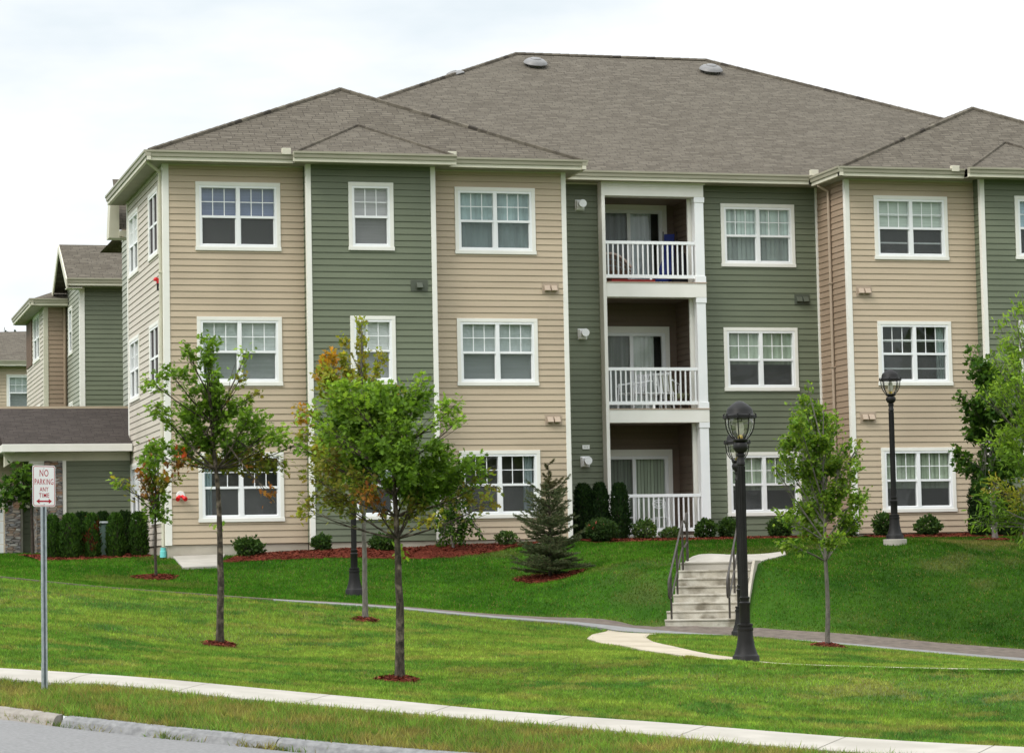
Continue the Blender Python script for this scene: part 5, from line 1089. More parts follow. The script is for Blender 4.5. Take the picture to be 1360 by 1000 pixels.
def tree(name, label, cat, base, t, trunk, lobes, leaf, lsize, seed, mats, group=None, r0=.05, cover=2.6, depth=.8, fork=None, up=.5, droop=.35, twig_r=.0042, limb_k=2):
    """trunk: pixel polyline from the ground up; lobes: (px, py, rx, ry, colours, cover factor) in photo pixels at view depth t, each given its own distance"""
    rng = np.random.default_rng(seed); base = np.array(base); sc = t/FPX
    R = empty(name, base, label, cat, group); off = base-PT(trunk[0][0], trunk[0][1], t)
    fh = np.array((FW[0], FW[1], 0)); fh /= np.linalg.norm(fh)
    W = lambda px, py, dy=0: PT(px, py, t)+off*0-base+fh*dy
    tp = [np.zeros(3)]+[W(*q) for q in trunk[1:]]; tp[0][2] = -.12
    for k in range(1, len(tp)-1): tp[k] = tp[k]+fh*rng.uniform(-.03, .03)
    tb = MB(); L_ = np.array(resample(np.array(tp), 14)[0]); L_[1:-1] += rng.normal(0, .006, (12, 3)); rad = [r0*(1.35 if k == 0 else 1)*(1-.82*k/13) for k in range(14)]; tb.tube(L_, rad, 9)
    fork_z = W(*fork)[2] if fork else L_[5][2]
    cx = np.mean([W(l[0], l[1]) for l in lobes], 0); halfw = (max(l[0]+l[2] for l in lobes)-min(l[0]-l[2] for l in lobes))/2*sc
    Cs, Ds, Ns, Ss, Co = [], [], [], [], []
    for l in lobes:
        px, py, rx, ry, cols = l[:5]; cf = l[5] if len(l) > 5 else 1.0
        side = abs(px-trunk[-1][0])*sc/max(halfw, .01); mxd = math.sqrt(max(.05, 1-min(1, side)**2))
        dy = rng.uniform(-1, 1)*halfw*depth*mxd*.8; c = W(px, py, dy); rxm, rym = rx*sc, ry*sc; rd = max(rxm, rym*.7)*1.0
        zc = c[2]
        cand = [p for p in L_ if p[2] >= fork_z-.02 and p[2] < max(zc-.05, fork_z+.05)]
        if not cand: cand = [L_[-4]]
        ti = int((len(cand)-1)*rng.uniform(.45, 1.0)); att = cand[ti]
        # the limb that carries this part of the crown
        mid = att*.45+c*.55+np.array((0, 0, -.12*np.linalg.norm(c-att)*(1 if up > 0 else -1)+0)); mid[2] += up*.12
        lim = bez(att, mid, c+np.array((0, 0, rym*.2)), 8); ln = np.linalg.norm(c-att); lr = min(r0*.42, .006+.007*ln+.012*rxm); tb.tube(lim, [lr*(1-.75*k/7) for k in range(8)], 6)
        ntw = int(max(6, min(60, rxm*rym*90+7)))
        area = math.pi*rxm*rym; la = lsize*lsize*.42; nl = int(cover*cf*area/la*1.9)+8; per = max(1, nl//ntw)
        for k in range(ntw):
            u = rng.normal(0, 1, 3); u /= np.linalg.norm(u); rr = rng.uniform(.45, 1.0)**.6; tip = c+np.array((RT[0], RT[1], 0))*u[0]*rxm*rr+fh*u[1]*rd*rr+np.array((0, 0, 1))*u[2]*rym*rr
            st = lim[rng.integers(2, 8)]; m_ = (st+tip)/2+rng.normal(0, .05, 3)*np.linalg.norm(tip-st); q = bez(st, m_, tip, 5); tb.tube(q, [twig_r*(1-.15*j) for j in range(5)], 4, False)
            tt = rng.beta(2.2, 1.1, per)[:, None]*1.05; P = (1-tt)**2*st+2*tt*(1-tt)*m_+tt*tt*tip+rng.normal(0, 1, (per, 3))*lsize*.5
            dr = (tip-st)/(np.linalg.norm(tip-st)+1e-6); D = dr+rng.normal(0, .75, (per, 3)); D[:, 2] -= droop
            nn = rng.normal(0, .55, (per, 3))+np.array((0, 0, 1.0)); Cs.append(P); Ds.append(D); Ns.append(nn); Ss.append(rng.uniform(.65, 1.2, per)*lsize); Co.append(pick(cols, per, rng))
    C, D, Nn, S, Co = map(np.concatenate, (Cs, Ds, Ns, Ss, Co)); V, F, k = leaf_cloud(C, D, Nn, S, leaf)
    tb.build('trunk', M[mats], R, smooth=True, fix=False); np_mesh('crown', V, F, M['leaf'], R, np.repeat(Co, k, 0)); return R
def bush(name, label, base, rx, rz, cols, lsize=.05, leaf='ovate', cover=3.2, seed=1, cat='shrub', group=None, shape='round', spots=None, upright=.3, stems=7, ry=None, lumps=.16):
    rng = np.random.default_rng(seed); R = empty(name, base, label, cat, group); ry = ry or rx
    area = 2*math.pi*rx*rz*2; n = int(cover*area/(lsize*lsize*.42)); u = rng.normal(0, 1, (n, 3)); u /= np.linalg.norm(u, axis=1, keepdims=True)
    if shape == 'column':
        h = rng.random(n); th = rng.random(n)*6.283; w = np.where(h < .62, .92+.10*np.sin(h*5), .92*np.sqrt(np.clip(1-((h-.62)/.40)**2, .02, 1)))*np.where(h < .1, .8+h*2, 1)
        lum = 1+lumps*(fbm(th*1.6+seed, h*6+seed)-.5)*2; rr = rng.uniform(.72, 1.03, n)*lum; P = np.stack([rx*w*rr*np.cos(th), ry*w*rr*np.sin(th), h*rz], 1); out = np.stack([np.cos(th), np.sin(th), np.zeros(n)], 1)
        D = out*.35+np.array((0, 0, 1.0))+rng.normal(0, .35, (n, 3)); Nn = out+rng.normal(0, .4, (n, 3))
    else:
        th = np.arctan2(u[:, 1], u[:, 0]); lum = 1+lumps*2*(fbm(th*1.3+seed+4, u[:, 2]*2+seed)-.5)*2; rr = rng.uniform(.35, 1.0, n)**.45*lum; P = u*rr[:, None]*np.array((rx, ry, rz/2))+np.array((0, 0, rz*.53)); P[:, 2] = np.maximum(P[:, 2], .02)
        D = u*.7+np.array((0, 0, upright))+rng.normal(0, .55, (n, 3)); Nn = u*.5+np.array((0, 0, .8))+rng.normal(0, .5, (n, 3))
    S = rng.uniform(.6, 1.25, n)*lsize; Co = pick(cols, n, rng)
    V, F, k = leaf_cloud(P, D, Nn, S, leaf); cc = np.repeat(Co, k, 0)
    if spots:
        sc_, frac, f0 = spots; msk = (fbm(P[:, 0]*5+seed*3, P[:, 2]*3.2+P[:, 1]*5) > f0) & (rng.random(n) < frac); C2 = pick(sc_, n, rng); Co[msk] = C2[msk]; cc = np.repeat(Co, k, 0)
    np_mesh('foliage', V, F, M['leaf'], R, cc)
    b = MB()
    for j in range(stems): a = rng.random()*6.28; s_ = .75 if shape != 'column' else .5; b.tube([(0, 0, -.08), (rx*.3*math.cos(a), ry*.3*math.sin(a), rz*.4), (rx*s_*.7*math.cos(a), ry*s_*.7*math.sin(a), rz*.82)], [.014, .010, .004], 5)
    if shape == 'column': b.lathe([(rx*.55, .06), (rx*.62, rz*.3), (rx*.55, rz*.65), (rx*.2, rz*.9)], 10)
    b.build('stem', M['twig'], R); return R
def flowers(R, P, col, seed=5, s=.035):
    rng = np.random.default_rng(seed); P = np.array(P); n = len(P); C = np.repeat(P, 6, 0)+rng.normal(0, .018, (n*6, 3)); D = rng.normal(0, 1, (n*6, 3)); D[:, 1] -= .6; V, F, k = leaf_cloud(C, D, rng.normal(0, 1, (n*6, 3)), np.full(n*6, s), 'ovate'); np_mesh('blossom', V, F, M['leaf'], R, np.repeat(pick([col], n*6, rng), k, 0))

# ---------------------------------------------------------------- trees on the lawn
def base_t(px, py, t): return onT(PT(px, py, t))
b_ = base_t(292, 857, 39.5); mulch_ring(b_, .26)
tree('oak_tree', 'slender young oak with an open crown before the left corner of the building, dark trunk', 'tree', b_, 39.5, [(292, 857), (293, 760), (291, 690), (289, 641), (283, 575), (280, 470)],
 [(282, 458, 15, 11, G_OAK), (279, 479, 17, 13, G_OAK), (256, 470, 11, 9, G_OAK), (321, 463, 9, 5, G_LIGHT, .8), (229, 497, 24, 10, G_OAK), (207, 511, 13, 7, G_LIGHT), (274, 511, 30, 20, G_OAK), (324, 500, 13, 5, OLIVE, .7), (341, 521, 9, 4, OLIVE, .7), (212, 544, 17, 13, G_LIGHT), (240, 543, 20, 12, G_OAK),
  (296, 536, 36, 24, G_OAK), (257, 552, 24, 18, G_OAK), (335, 560, 32, 15, G_OAK), (358, 569, 24, 13, G_LIGHT), (380, 582, 15, 12, G_LIGHT, .8), (274, 575, 40, 20, G_OAK), (315, 585, 30, 18, G_OAK), (226, 591, 28, 11, G_OAK), (205, 605, 16, 12, G_OAK, .8), (262, 608, 30, 14, OLIVE, .7), (307, 604, 34, 18, OLIVE, .7), (345, 612, 30, 15, OLIVE, .6), (378, 620, 14, 12, OLIVE, .6), (363, 660, 5, 9, RUST, .6), (397, 591, 6, 5, G_OAK, .7), (236, 622, 18, 8, RUST, .5), (242, 600, 4, 4, RED, .8), (288, 700, 4, 6, G_LIGHT, .4)],
 'oak', .084, 11, 'bark', 'young oaks on the lawn', r0=.062, cover=3.2, fork=(290, 645))
b_ = base_t(530, 905, 33.0); mulch_ring(b_, .27)
tree('oak_tree', 'broad dense young oak nearest the pavement, speckled dark trunk and some rust leaves', 'tree', b_, 33.0, [(531, 905), (531, 830), (529, 760), (528, 714), (524, 640), (520, 540)],
 [(485, 552, 50, 46, G_LIGHT), (460, 527, 30, 22, G_LIGHT), (488, 522, 34, 18, G_LIGHT), (530, 536, 48, 30, G_OAK), (523, 578, 50, 40, G_OAK), (555, 605, 52, 38, G_OAK), (577, 622, 46, 32, G_OAK), (545, 640, 46, 26, G_OAK), (452, 590, 38, 40, G_LIGHT), (478, 612, 36, 30, G_OAK), (415, 640, 18, 34, OLIVE, .35), (432, 615, 18, 30, OLIVE, .45), (443, 662, 22, 30, OLIVE, .35), (402, 676, 6, 18, YEL, .5), (492, 658, 26, 15, RUST, .35), (470, 640, 24, 22, OLIVE, .4), (639, 648, 24, 26, OLIVE, .35), (652, 670, 8, 18, OLIVE, .5), (622, 625, 28, 24, G_OAK, .9), (604, 548, 20, 24, G_LIGHT, .55), (617, 552, 10, 8, G_LIGHT, .5), (555, 511, 14, 14, G_LIGHT, .8), (410, 552, 16, 18, G_LIGHT, .4), (395, 592, 8, 12, G_OAK, .5), (548, 668, 34, 20, OLIVE, .35), (520, 690, 30, 12, OLIVE, .3), (575, 690, 18, 16, YEL, .3), (530, 735, 7, 10, G_LIGHT, .8), (470, 548, 50, 50, G_OAK, .7), (430, 575, 16, 16, G_LIGHT, .8)],
 'oak', .074, 23, 'bark', 'young oaks on the lawn', r0=.066, cover=3.2, fork=(529, 716), limb_k=3)
b_ = base_t(485, 825, 45.5); mulch_ring(b_, .24)
tree('maple_tree', 'thin grey-trunked maple with upright yellow and orange shoots behind the broad oak', 'tree', b_, 45.5, [(486, 825), (484, 760), (483, 700), (482, 640), (481, 560), (481, 440)],
 [(481, 432, 6, 8, YEL), (480, 455, 6, 18, YEL), (479, 480, 7, 18, YEL), (477, 500, 9, 12, YEL), (456, 452, 4, 6, YEL), (458, 480, 6, 26, YEL), (436, 476, 14, 12, ORANGE), (430, 500, 16, 18, YEL), (440, 520, 18, 18, YEL), (424, 492, 6, 10, ORANGE), (510, 478, 8, 9, YEL), (505, 492, 5, 10, YEL, .6), (493, 508, 7, 8, YEL), (415, 545, 9, 8, YEL, .6), (396, 552, 5, 18, ORANGE, .6), (400, 572, 12, 12, YEL, .6), (470, 545, 34, 30, YEL), (450, 600, 40, 40, YEL, .7), (500, 590, 40, 40, YEL, .7), (425, 600, 14, 24, OLIVE, .8), (440, 650, 20, 26, OLIVE, .7), (530, 520, 10, 8, ORANGE, .5), (478, 655, 26, 26, OLIVE, .6)],
 'maple', .085, 31, 'greybark', None, r0=.052, cover=3.4, fork=(483, 700), up=.9)
b_ = onT(PY(207, 768, -3.2)); mulch_ring(b_, .46, .05)
t_ = float(np.dot(PY(207, 768, -3.2)-CAM, FW))
tree('oak_tree', 'smallest sapling with bronze and red leaves in a wide mulch ring by the downspout', 'tree', b_, t_, [(206, 768), (206, 720), (206, 690), (207, 650), (206, 600)],
 [(203, 592, 14, 7, G_OAK), (202, 587, 6, 4, RED, .6), (196, 606, 14, 10, G_OAK), (186, 632, 14, 12, RUST), (204, 635, 18, 14, OLIVE), (196, 650, 14, 12, RUST, .8), (168, 642, 12, 5, YEL, .7), (152, 641, 9, 5, G_LIGHT, .8), (222, 640, 14, 10, OLIVE), (236, 634, 8, 5, OLIVE), (208, 662, 15, 12, G_OAK), (205, 678, 14, 12, G_OAK), (216, 684, 10, 10, G_OAK), (200, 618, 14, 10, G_OAK)],
 'oak', .12, 41, 'twig', 'young oaks on the lawn', r0=.036, cover=1.9, fork=(206, 705))
b_ = base_t(1099, 859, 43.0); mulch_ring(b_, .29)
tree('pear_tree', 'upright narrow young pear tree with bright round leaves on the island between path and walk', 'tree', b_, 43.0, [(1099, 859), (1099, 800), (1096, 730), (1094, 660), (1094, 545)],
 [(1075, 513, 3, 6, PEAR, .8), (1072, 536, 18, 12, PEAR), (1097, 543, 16, 13, PEAR), (1056, 560, 16, 15, PEAR), (1085, 567, 24, 18, PEAR), (1110, 560, 8, 18, PEAR, .8), (1050, 584, 15, 14, PEAR), (1078, 590, 28, 18, PEAR), (1107, 592, 18, 16, PEAR, .9), (1123, 590, 10, 11, PEAR, .7), (1140, 601, 7, 8, PEAR, .7), (1146, 586, 8, 3, OLIVE, .6), (1040, 615, 13, 13, PEAR, .8), (1028, 622, 6, 4, PEAR, .6), (1068, 620, 26, 18, PEAR), (1103, 616, 22, 16, PEAR), (1134, 621, 11, 12, PEAR, .8), (1080, 640, 24, 18, PEAR), (1114, 645, 20, 18, PEAR), (1135, 664, 13, 18, PEAR, .7), (1152, 662, 6, 13, PEAR, .5), (1038, 686, 15, 9, PEAR, .8), (1068, 683, 22, 18, PEAR), (1097, 668, 28, 18, PEAR), (1127, 692, 17, 14, PEAR), (1082, 706, 24, 12, PEAR), (1036, 720, 14, 7, PEAR, .6), (1104, 717, 20, 9, PEAR), (1055, 729, 12, 6, PEAR, .5), (1140, 690, 10, 10, PEAR, .6)],
 'ovate', .076, 53, 'greybark', None, r0=.044, cover=4.0, fork=(1095, 745), up=1.1, depth=1.0)
b_ = onT(PY(1322, 719, -4.3)); mulch_ring(b_, .42, .05); t_ = float(np.dot(PY(1322, 719, -4.3)-CAM, FW))
tree('maple_tree', 'dark green maple standing close to the green bay at the right edge', 'tree', b_, t_, [(1322, 720), (1321, 690), (1319, 640), (1316, 560), (1312, 480)],
 [(1294, 467, 7, 12, DARK), (1300, 488, 16, 14, DARK), (1308, 502, 22, 18, DARK), (1280, 532, 14, 12, DARK), (1292, 548, 18, 14, DARK), (1287, 574, 15, 12, DARK), (1272, 604, 13, 11, DARK), (1287, 618, 16, 13, DARK), (1312, 532, 26, 28, DARK), (1322, 575, 30, 28, DARK), (1318, 620, 30, 24, DARK), (1330, 500, 22, 22, DARK), (1342, 545, 26, 26, DARK), (1345, 610, 26, 26, DARK), (1300, 650, 18, 16, DARK, .8)],
 'maple', .13, 61, 'greybark', None, r0=.07, cover=3.2, fork=(1320, 660))
b_ = base_t(1392, 858, 47.0); tree('elm_tree', 'bright green leafy tree spilling in from beyond the right edge', 'tree', b_, 47.0, [(1392, 858), (1391, 780), (1388, 700), (1384, 600), (1380, 480)],
 [(1349, 406, 10, 6, G_LIGHT), (1347, 420, 9, 8, G_LIGHT, .7), (1332, 428, 11, 6, G_LIGHT, .8), (1346, 452, 18, 7, G_LIGHT), (1328, 480, 18, 8, G_LIGHT, .9), (1318, 470, 8, 5, G_LIGHT, .6), (1350, 470, 20, 12, G_LIGHT), (1346, 515, 26, 20, G_LIGHT), (1326, 512, 20, 10, G_LIGHT), (1308, 522, 14, 6, G_LIGHT, .7), (1348, 560, 26, 24, G_LIGHT), (1330, 585, 24, 18, G_LIGHT), (1344, 615, 26, 20, G_OAK), (1326, 645, 22, 14, YEL, .7), (1312, 668, 18, 12, G_OAK), (1300, 694, 16, 9, G_OAK, .8), (1322, 690, 18, 10, G_OAK, .7), (1352, 655, 22, 20, YEL, .7), (1355, 690, 20, 18, G_OAK), (1357, 722, 9, 6, G_LIGHT, .8), (1380, 450, 24, 30, G_LIGHT), (1390, 530, 34, 40, G_LIGHT), (1395, 620, 36, 40, G_OAK), (1392, 690, 30, 30, G_OAK)],
 'long', .11, 71, 'greybark', None, r0=.075, cover=5.0, fork=(1388, 720), droop=.25)
b_ = onT(PY(44, 736, 5.0)); t_ = float(np.dot(PY(44, 736, 5.0)-CAM, FW))
tree('maple_tree', 'small dark green tree in front of the garage door, behind the parking sign', 'tree', b_, t_, [(44, 737), (42, 690), (40, 650), (30, 625)],
 [(20, 628, 22, 7, DARK), (36, 634, 12, 8, DARK), (10, 642, 18, 10, DARK), (28, 648, 14, 10, DARK), (16, 660, 20, 10, DARK), (34, 665, 10, 6, DARK, .7), (2, 668, 10, 8, DARK)], 'maple', .15, 81, 'twig', None, r0=.05, cover=2.2, fork=(40, 660))
b_ = onT(PY(603, 734, -1.0)); t_ = float(np.dot(PY(603, 734, -1.0)-CAM, FW))
tree('lilac_bush', 'tall leggy dark bush with several stems in the mulch bed beside the ground floor window', 'shrub', b_, t_, [(600, 734), (601, 710), (598, 670), (594, 590)],
 [(594, 592, 2, 8, DARK, .6), (596, 618, 10, 12, DARK), (604, 640, 20, 14, DARK), (590, 650, 18, 16, DARK), (612, 665, 20, 16, DARK), (595, 678, 20, 14, DARK), (620, 690, 14, 12, DARK), (585, 697, 12, 12, DARK), (603, 705, 22, 12, DARK), (640, 712, 12, 5, DARK, .6), (590, 724, 12, 7, DARK), (615, 722, 12, 8, DARK)], 'ovate', .085, 91, 'greybark', None, r0=.035, cover=2.0, fork=(601, 722), up=.8)

# ---------------------------------------------------------------- spruce
def spruce(base, hgt, rad, label, seed=3):
    rng = np.random.default_rng(seed); R = empty('spruce_tree', base, label, 'tree'); b = MB(); b.tube([(0, 0, -.1), (.01, 0, hgt*.5), (0, 0, hgt)], [.05, .028, .004], 8); C, D, Nn, S, Co = [], [], [], [], []
    z = .20
    while z < hgt*.97:
        f = z/hgt; rr = rad*(1-.42*f/.7 if f < .7 else max(.10, .58-.46*(f-.7)/.12)); nb = max(3, int(10*(1-f)+2)); ph = rng.random()*6
        for k in range(nb):
            a = ph+k*6.283/nb+rng.normal(0, .18); L_ = rr*rng.choice([.45, .7, .9, 1.05, 1.2])*rng.uniform(.85, 1.1)+.03; zz = max(.16, z+rng.normal(0, .075)); lift = .12+.9*f+rng.normal(0, .14)
            end = np.array((math.cos(a)*L_, math.sin(a)*L_, zz+L_*lift-.10*(1-f))); st = np.array((0, 0, zz)); md = (st+end)/2+np.array((0, 0, -.06*L_)); q = bez(st, md, end, 6); b.tube(q, [.010, .008, .007, .005, .004, .002], 4, False)
            sub = [(q[i], q[i+1]) for i in range(1, 5)]
            for i in range(1, 5):
                for s_ in (-1, 1):
                    d = np.array((math.cos(a+s_*.8), math.sin(a+s_*.8), .12+.3*f)); l2 = L_*.42*(1.15-i*.17)*rng.uniform(.7, 1.2); p2 = q[i]+d*l2; b.tube([q[i], p2], [.005, .002], 3, False); sub.append((q[i], p2))
            for p, r in sub:
                ln = np.linalg.norm(r-p); n = int(ln*430)+8; tt = rng.random((n, 1)); P = p*(1-tt)+r*tt; d = (r-p)/(ln+1e-6); dd = d*.75+rng.normal(0, .62, (n, 3)); dd[:, 2] += .18
                C.append(P); D.append(dd); Nn.append(rng.normal(0, 1, (n, 3))); S.append(rng.uniform(.030, .058, n)); cc = pick([(.055, .090, .038), (.085, .125, .052), (.120, .150, .066), (.140, .115, .062)], n, rng)
                if f > .72: cc = cc*.5+np.array((.11, .085, .04))*.6
                Co.append(cc)
        z += .085+.045*f
    C, D, Nn, S, Co = map(np.concatenate, (C, D, Nn, S, Co)); x, y, _z = rot_frames(D, Nn); w = .12
    V = np.stack([C-x*S[:, None]*w, C+x*S[:, None]*w, C+y*S[:, None]], 1).reshape(-1, 3); np_mesh('needles', V, np.arange(len(V)).reshape(-1, 3), M['needle'], R, np.repeat(Co, 3, 0)); b.build('trunk', M['twig'], R, fix=False); return R
b_ = onT(PY(731, 770, -5.2)); mulch_ring(b_, .74, .06, 900); ts = float(np.dot(b_-CAM, FW)); spruce(b_, 154*ts/FPX, .84, 'young blue-green spruce with a spindly leader in its own mulch ring on the bank')

# ---------------------------------------------------------------- hedges and shrubs
def at(px, py, y): p = onT(PY(px, py, y)); return p, float(np.dot(p-CAM, FW))/FPX
def shrub(px, pyb, pyt, wpx, y, label, cols, seed, **k):
    p, s = at(px, pyb, y); nm = k.pop('name', 'shrub'); return bush(nm, label, p, wpx*s/2, (pyb-pyt)*s, cols, seed=seed, **k)
HEDGE = [(.030, .072, .014), (.048, .108, .020), (.068, .140, .026)]; HD = [(.014, .034, .012), (.022, .048, .014), (.028, .058, .016)]
kw = dict(name='arborvitae', leaf='spray', lsize=.075, shape='column', cat='evergreen', cover=2.2, lumps=.34)
g1 = 'clipped evergreens beside the garage'
shrub(93, 742, 684, 29, 1.9, 'broad clipped evergreen nearest the parking sign, first of the hedge', HEDGE, 1, group=g1, **kw)
shrub(70, 742, 685, 22, 2.0, 'clipped evergreen partly hidden by the galvanised sign post', HEDGE, 11, group=g1, **kw)
shrub(122, 742, 684, 22, 1.9, 'clipped evergreen with a rust brown dead patch on its face', HEDGE, 2, group=g1, spots=([(.16, .045, .02), (.11, .05, .025)], .75, .53), **kw)
shrub(154, 742, 684, 25, 1.9, 'clipped evergreen just right of the cabinet, between the rusty one and the last one', HEDGE, 3, group=g1, **kw)
shrub(185, 741, 683, 25, 1.9, 'last clipped evergreen of the front row, against the side wall of the building', HEDGE, 4, group=g1, **kw)
for px, sd, lb in ((109, 5, 'clipped evergreen of the back row behind the gap left of the rusty one'), (137, 6, 'clipped evergreen of the back row right above the cabinet lid'), (166, 7, 'clipped evergreen of the back row closest to the side wall')): shrub(px, 738, 681, 26, 3.7, lb, HD, sd, group=g1, **kw)
g2 = 'clipped evergreens by the patio'
shrub(776, 727, 652, 27, .55, 'tall dark evergreen column closest to the corner board of the tan wall', HD, 8, group=g2, **kw); shrub(798, 727, 651, 25, .50, 'middle of three tall dark evergreen columns behind the flowering shrub', HD, 9, group=g2, **kw); shrub(824, 726, 651, 26, .35, 'tall dark evergreen column hiding the left end of the patio railing', HD, 10, group=g2, **kw)
shrub(1302, 713, 643, 30, -1.2, 'wide dark evergreen column before the tan wall at the right', HD, 12, group=g2, **kw); shrub(1340, 713, 645, 30, -1.4, 'dark evergreen column half covered by the bright leaves at the right edge', HD, 13, group=g2, **kw)
R = shrub(800, 727, 696, 42, -.55, 'spreading shrub dotted with small pink flowers in front of the tall evergreens', [(.035, .072, .022), (.05, .095, .03), (.07, .11, .04)], 21, lsize=.05, leaf='ovate', name='flowering_shrub'); s_ = 60/3493
flowers(R, [(-.35, -.12, .42), (-.2, -.2, .48), (-.26, -.22, .34), (.1, -.2, .46), (-.05, -.28, .40), (.3, -.1, .38)], (.45, .12, .09))
SH = [(.035, .075, .020), (.055, .110, .028), (.085, .150, .036), (.045, .085, .03)]; SHL = [(.06, .12, .03), (.09, .16, .04), (.05, .09, .03), (.13, .17, .07)]
g3 = 'foundation shrubs'
for a in [(330, 743, 719, 40, -.75, 'low spreading shrub in the mulch right of the pale concrete slab', SH, 31), (427, 735, 713, 25, -.85, 'small rounded shrub at the foot of the white corner board left of the green bay', SH, 32), (510, 738, 717, 38, -1.0, 'low shrub under the green bay behind the oak trunk', SH, 33), (672, 728, 709, 27, -.75, 'small light shrub at the narrow end of the mulch bed beside the spruce', SHL, 34),
          (857, 721, 694, 30, .2, 'loose leafy shrub in front of the patio railing, right of the evergreen columns', SHL, 35), (891, 718, 702, 26, .15, 'low twiggy shrub under the bistro chairs by the patio railing', SHL, 36), (938, 720, 693, 26, .2, 'pointed leafy shrub at the foot of the white balcony column', SH, 37), (967, 717, 691, 27, .3, 'neat round shrub just left of the nearest lamp post', SH, 38), (1036, 718, 692, 34, .35, 'round shrub half hidden by the narrow pear tree', SH, 39),
          (1175, 717, 686, 26, -.85, 'round dark shrub left of the lamp post footing before tan siding', SH, 40), (1234, 716, 690, 31, -.85, 'neat ball-shaped shrub right of the lamp post under the ground floor window', SH, 41), (1128, 716, 690, 20, -.3, 'shrub in the corner beside the white corner board behind the pear tree', SH, 42)]:
    shrub(*a[:6], a[6], a[7], group=g3, lsize=.075, leaf='ovate', cover=2.3 if a[6] is SH else 1.5, lumps=.30)
# far trees over the roofs
for px, py, rx, lobes, lb, sd in ((4, 520, 0, [(2, 446, 8, 5), (7, 452, 5, 4), (0, 456, 6, 5), (10, 456, 2, 2), (3, 462, 5, 4), (-8, 450, 10, 9), (-10, 470, 12, 10)], 'dark tree top at the left edge, taller of the two beyond the far roof', 101), (24, 520, 0, [(25, 445, 3, 3), (22, 449, 4, 3), (28, 452, 3, 2), (21, 457, 4, 3), (31, 456, 4, 2), (24, 466, 6, 5)], 'small dark tree top just right of the taller one beyond the far roof', 102)):
    t_ = 150.0; p = PT(px, 520, t_); base = np.array((p[0], p[1], .3)); pyb = 768.8-.0198*px-(.3+.3245)*FPX/t_*-1*-1
    tree('pine_tree', lb, 'tree', base, t_, [(px, pyb), (px, 560), (px, 500), (px+1, 450)], [(a, c, d, e, [(.012, .022, .016), (.016, .03, .02)]) for a, c, d, e in lobes], 'spray', .30, sd, 'twig', None, r0=.16, cover=2.4, twig_r=.02)

# ---------------------------------------------------------------- wood across the road, behind the camera: seen only as dark reflections in the panes
rng_ = np.random.default_rng(202); C, D, Nn, S, Co = [], [], [], [], []; tb = MB()
for k in range(46):
    x = -115+5.2*k+rng_.normal(0, 1.2); y = -84+rng_.normal(0, 3.0); h = rng_.uniform(13, 20); g0 = T(x, y)-.2; tb.tube([(x, y, -2.4), (x+.2, y, g0+h*.5), (x, y, g0+h*.85)], [.28, .2, .08], 7)
    n_ = 1100; u = rng_.normal(0, 1, (n_, 3)); u /= np.linalg.norm(u, axis=1, keepdims=True); q = u*(rng_.random((n_, 1))**.4)*np.array((3.4, 3.0, h*.42))+np.array((x, y, g0+h*.58)); C.append(q); D.append(u+rng_.normal(0, .5, (n_, 3))); Nn.append(rng_.normal(0, 1, (n_, 3))); S.append(rng_.uniform(.6, 1.15, n_)); Co.append(pick(DARK, n_, rng_))
C, D, Nn, S, Co = map(np.concatenate, (C, D, Nn, S, Co)); V, F, k = leaf_cloud(C, D, Nn, S, 'ovate'); wd = np_mesh('wood', V, F, M['leaf'], None, np.repeat(Co, k, 0)); tag(wd, 'belt of dark green trees across the road, mirrored in the ground floor panes', 'wood', None, 'stuff'); tb.build('trunk', M['bark'], wd, fix=False)

# ---------------------------------------------------------------- grass
def inpoly(x, y, P):
    P = np.asarray(P)[:, :2]; ins = np.zeros(len(x), bool); j = len(P)-1
    for i in range(len(P)):
        a, b = P[i], P[j]; c = ((a[1] > y) != (b[1] > y)) & (x < (b[0]-a[0])*(y-a[1])/(b[1]-a[1]+1e-12)+a[0]); ins ^= c; j = i
    return ins
NOGROW += [np.vstack([PFAR, PNEAR[::-1]]), np.vstack([SWF, SWN[::-1]]), np.vstack([WF, WN[::-1]]), np.array([(0, 0), (3.19, 0), (3.19, -.4), (6.16, -.4), (6.16, 0), (9.4, 0), (9.4, 1.8), (10.9, 1.8), (10.9, 1.5), (13.4, 1.5), (13.4, 1.8), (16.5, 1.8), (16.5, 0), (30, 0), (30, 20), (0, 20)]), np.array([(-1.5, 6), (0, 6), (0, 12), (-9, 12), (-9, 8.2), (-1.5, 8.2)])]
n = 3600000; gx_ = RNG.uniform(-13, 24, n); gy_ = RNG.uniform(-36.5, 5.8, n); ok = gy_ > ykerb(gx_)+.0
rel = np.stack([gx_-CAM[0], gy_-CAM[1]], 1); dep = rel@FW[:2]/np.linalg.norm(FW[:2]); lat = rel@RT[:2]; ok &= np.abs(lat) < dep*.195*1.16+.6
dens = np.where(dep < 31, 1.0, np.where(dep < 40, .75, .5)); ok &= RNG.random(n) < dens
gx_, gy_, dep = gx_[ok], gy_[ok], dep[ok]; jx = gx_+RNG.normal(0, .02, len(gx_)); jy = gy_+RNG.normal(0, .02, len(gx_)); bad = np.zeros(len(gx_), bool)
for P in NOGROW: bad |= inpoly(jx, jy, P)
gx_, gy_, dep = gx_[~bad], gy_[~bad], dep[~bad]; n = len(gx_); print('grass blades', n)
gz_ = Tv(gx_, gy_)
tx_, ty_ = [], []
for q in ((80, 962.5), (30, 961.5), (342, 992.5), (375, 995), (112, 966), (238, 948.5)):
    p = PT(q[0], q[1], 26.0 if q[0] < 200 else 25.1); yk_ = float(ykerb(p[0]))-.17; k_ = 150; tx_.append(p[0]+RNG.normal(0, .10, k_)); ty_.append(yk_-.0+RNG.normal(0, .035, k_))
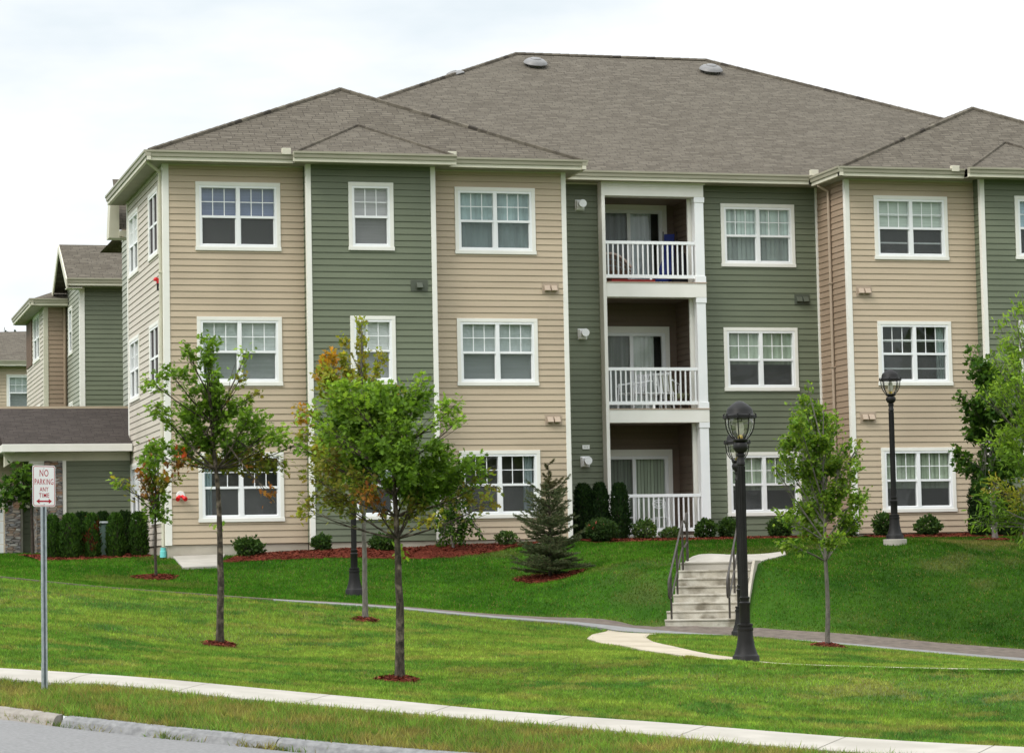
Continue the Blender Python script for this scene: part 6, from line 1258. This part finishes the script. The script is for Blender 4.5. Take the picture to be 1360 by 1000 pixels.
tx_ = np.concatenate(tx_); ty_ = ykerb(tx_)-.19+RNG.normal(0, .03, len(tx_)); 
ex_, _ = resample(WN[5:], 900); ex_ = np.repeat(ex_, 16, 0); ex_ = ex_+np.stack([RNG.normal(0, .03, len(ex_)), -RNG.uniform(-.02, .22, len(ex_))], 1); ex_ = ex_[(ex_[:, 0] < 16)]
gx_ = np.concatenate([gx_, ex_[:, 0]]); gy_ = np.concatenate([gy_, ex_[:, 1]]); gz_ = np.concatenate([gz_, Tv(ex_[:, 0], ex_[:, 1])+.02]); dep = np.concatenate([dep, np.full(len(ex_), 36.)])
gx_ = np.concatenate([gx_, tx_]); gy_ = np.concatenate([gy_, ty_]); gz_ = np.concatenate([gz_, zroad(tx_)]); dep = np.concatenate([dep, np.full(len(tx_), 26.)]); n = len(gx_)
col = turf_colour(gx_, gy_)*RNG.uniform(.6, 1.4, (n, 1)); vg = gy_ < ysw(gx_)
cl = .55*vn(gx_*13, gy_*13)+.45*vn(gx_*31+5, gy_*31+7); cl2 = fbm(gx_*2.2+9, gy_*2.2+4, 3); col *= (.40+1.25*cl**1.2)[:, None]*(.72+.56*cl2)[:, None]; hh = RNG.uniform(.020, .046, n)*(.6+.8*cl)*(1+.25*(dep > 40)); hh = np.where(vg, RNG.uniform(.025, .085, n)*(.35+1.3*cl), hh); ww = RNG.uniform(.004, .0085, n)*(dep/32)**.5
th = RNG.random(n)*6.283; lx, ly = RNG.normal(0, .55, n)*hh, RNG.normal(0, .55, n)*hh; c, s = np.cos(th)*ww, np.sin(th)*ww
V = np.empty((n, 3, 3), np.float32); V[:, 0] = np.stack([gx_-c, gy_-s, gz_-.004], 1); V[:, 1] = np.stack([gx_+c, gy_+s, gz_-.004], 1); V[:, 2] = np.stack([gx_+lx, gy_+ly, gz_+hh], 1)
dry = (RNG.random(n) < np.where(vg, .16, .05)); col[dry] = np.array((.26, .20, .085))*RNG.uniform(.7, 1.2, (dry.sum(), 1))
gr = np_mesh('lawn_grass', V.reshape(-1, 3), np.arange(3*n).reshape(-1, 3), M['grass'], None, np.repeat(col, 3, 0)); tag(gr, 'short mown green grass covering the lawn, bank and kerb verge', 'grass', None, 'stuff')
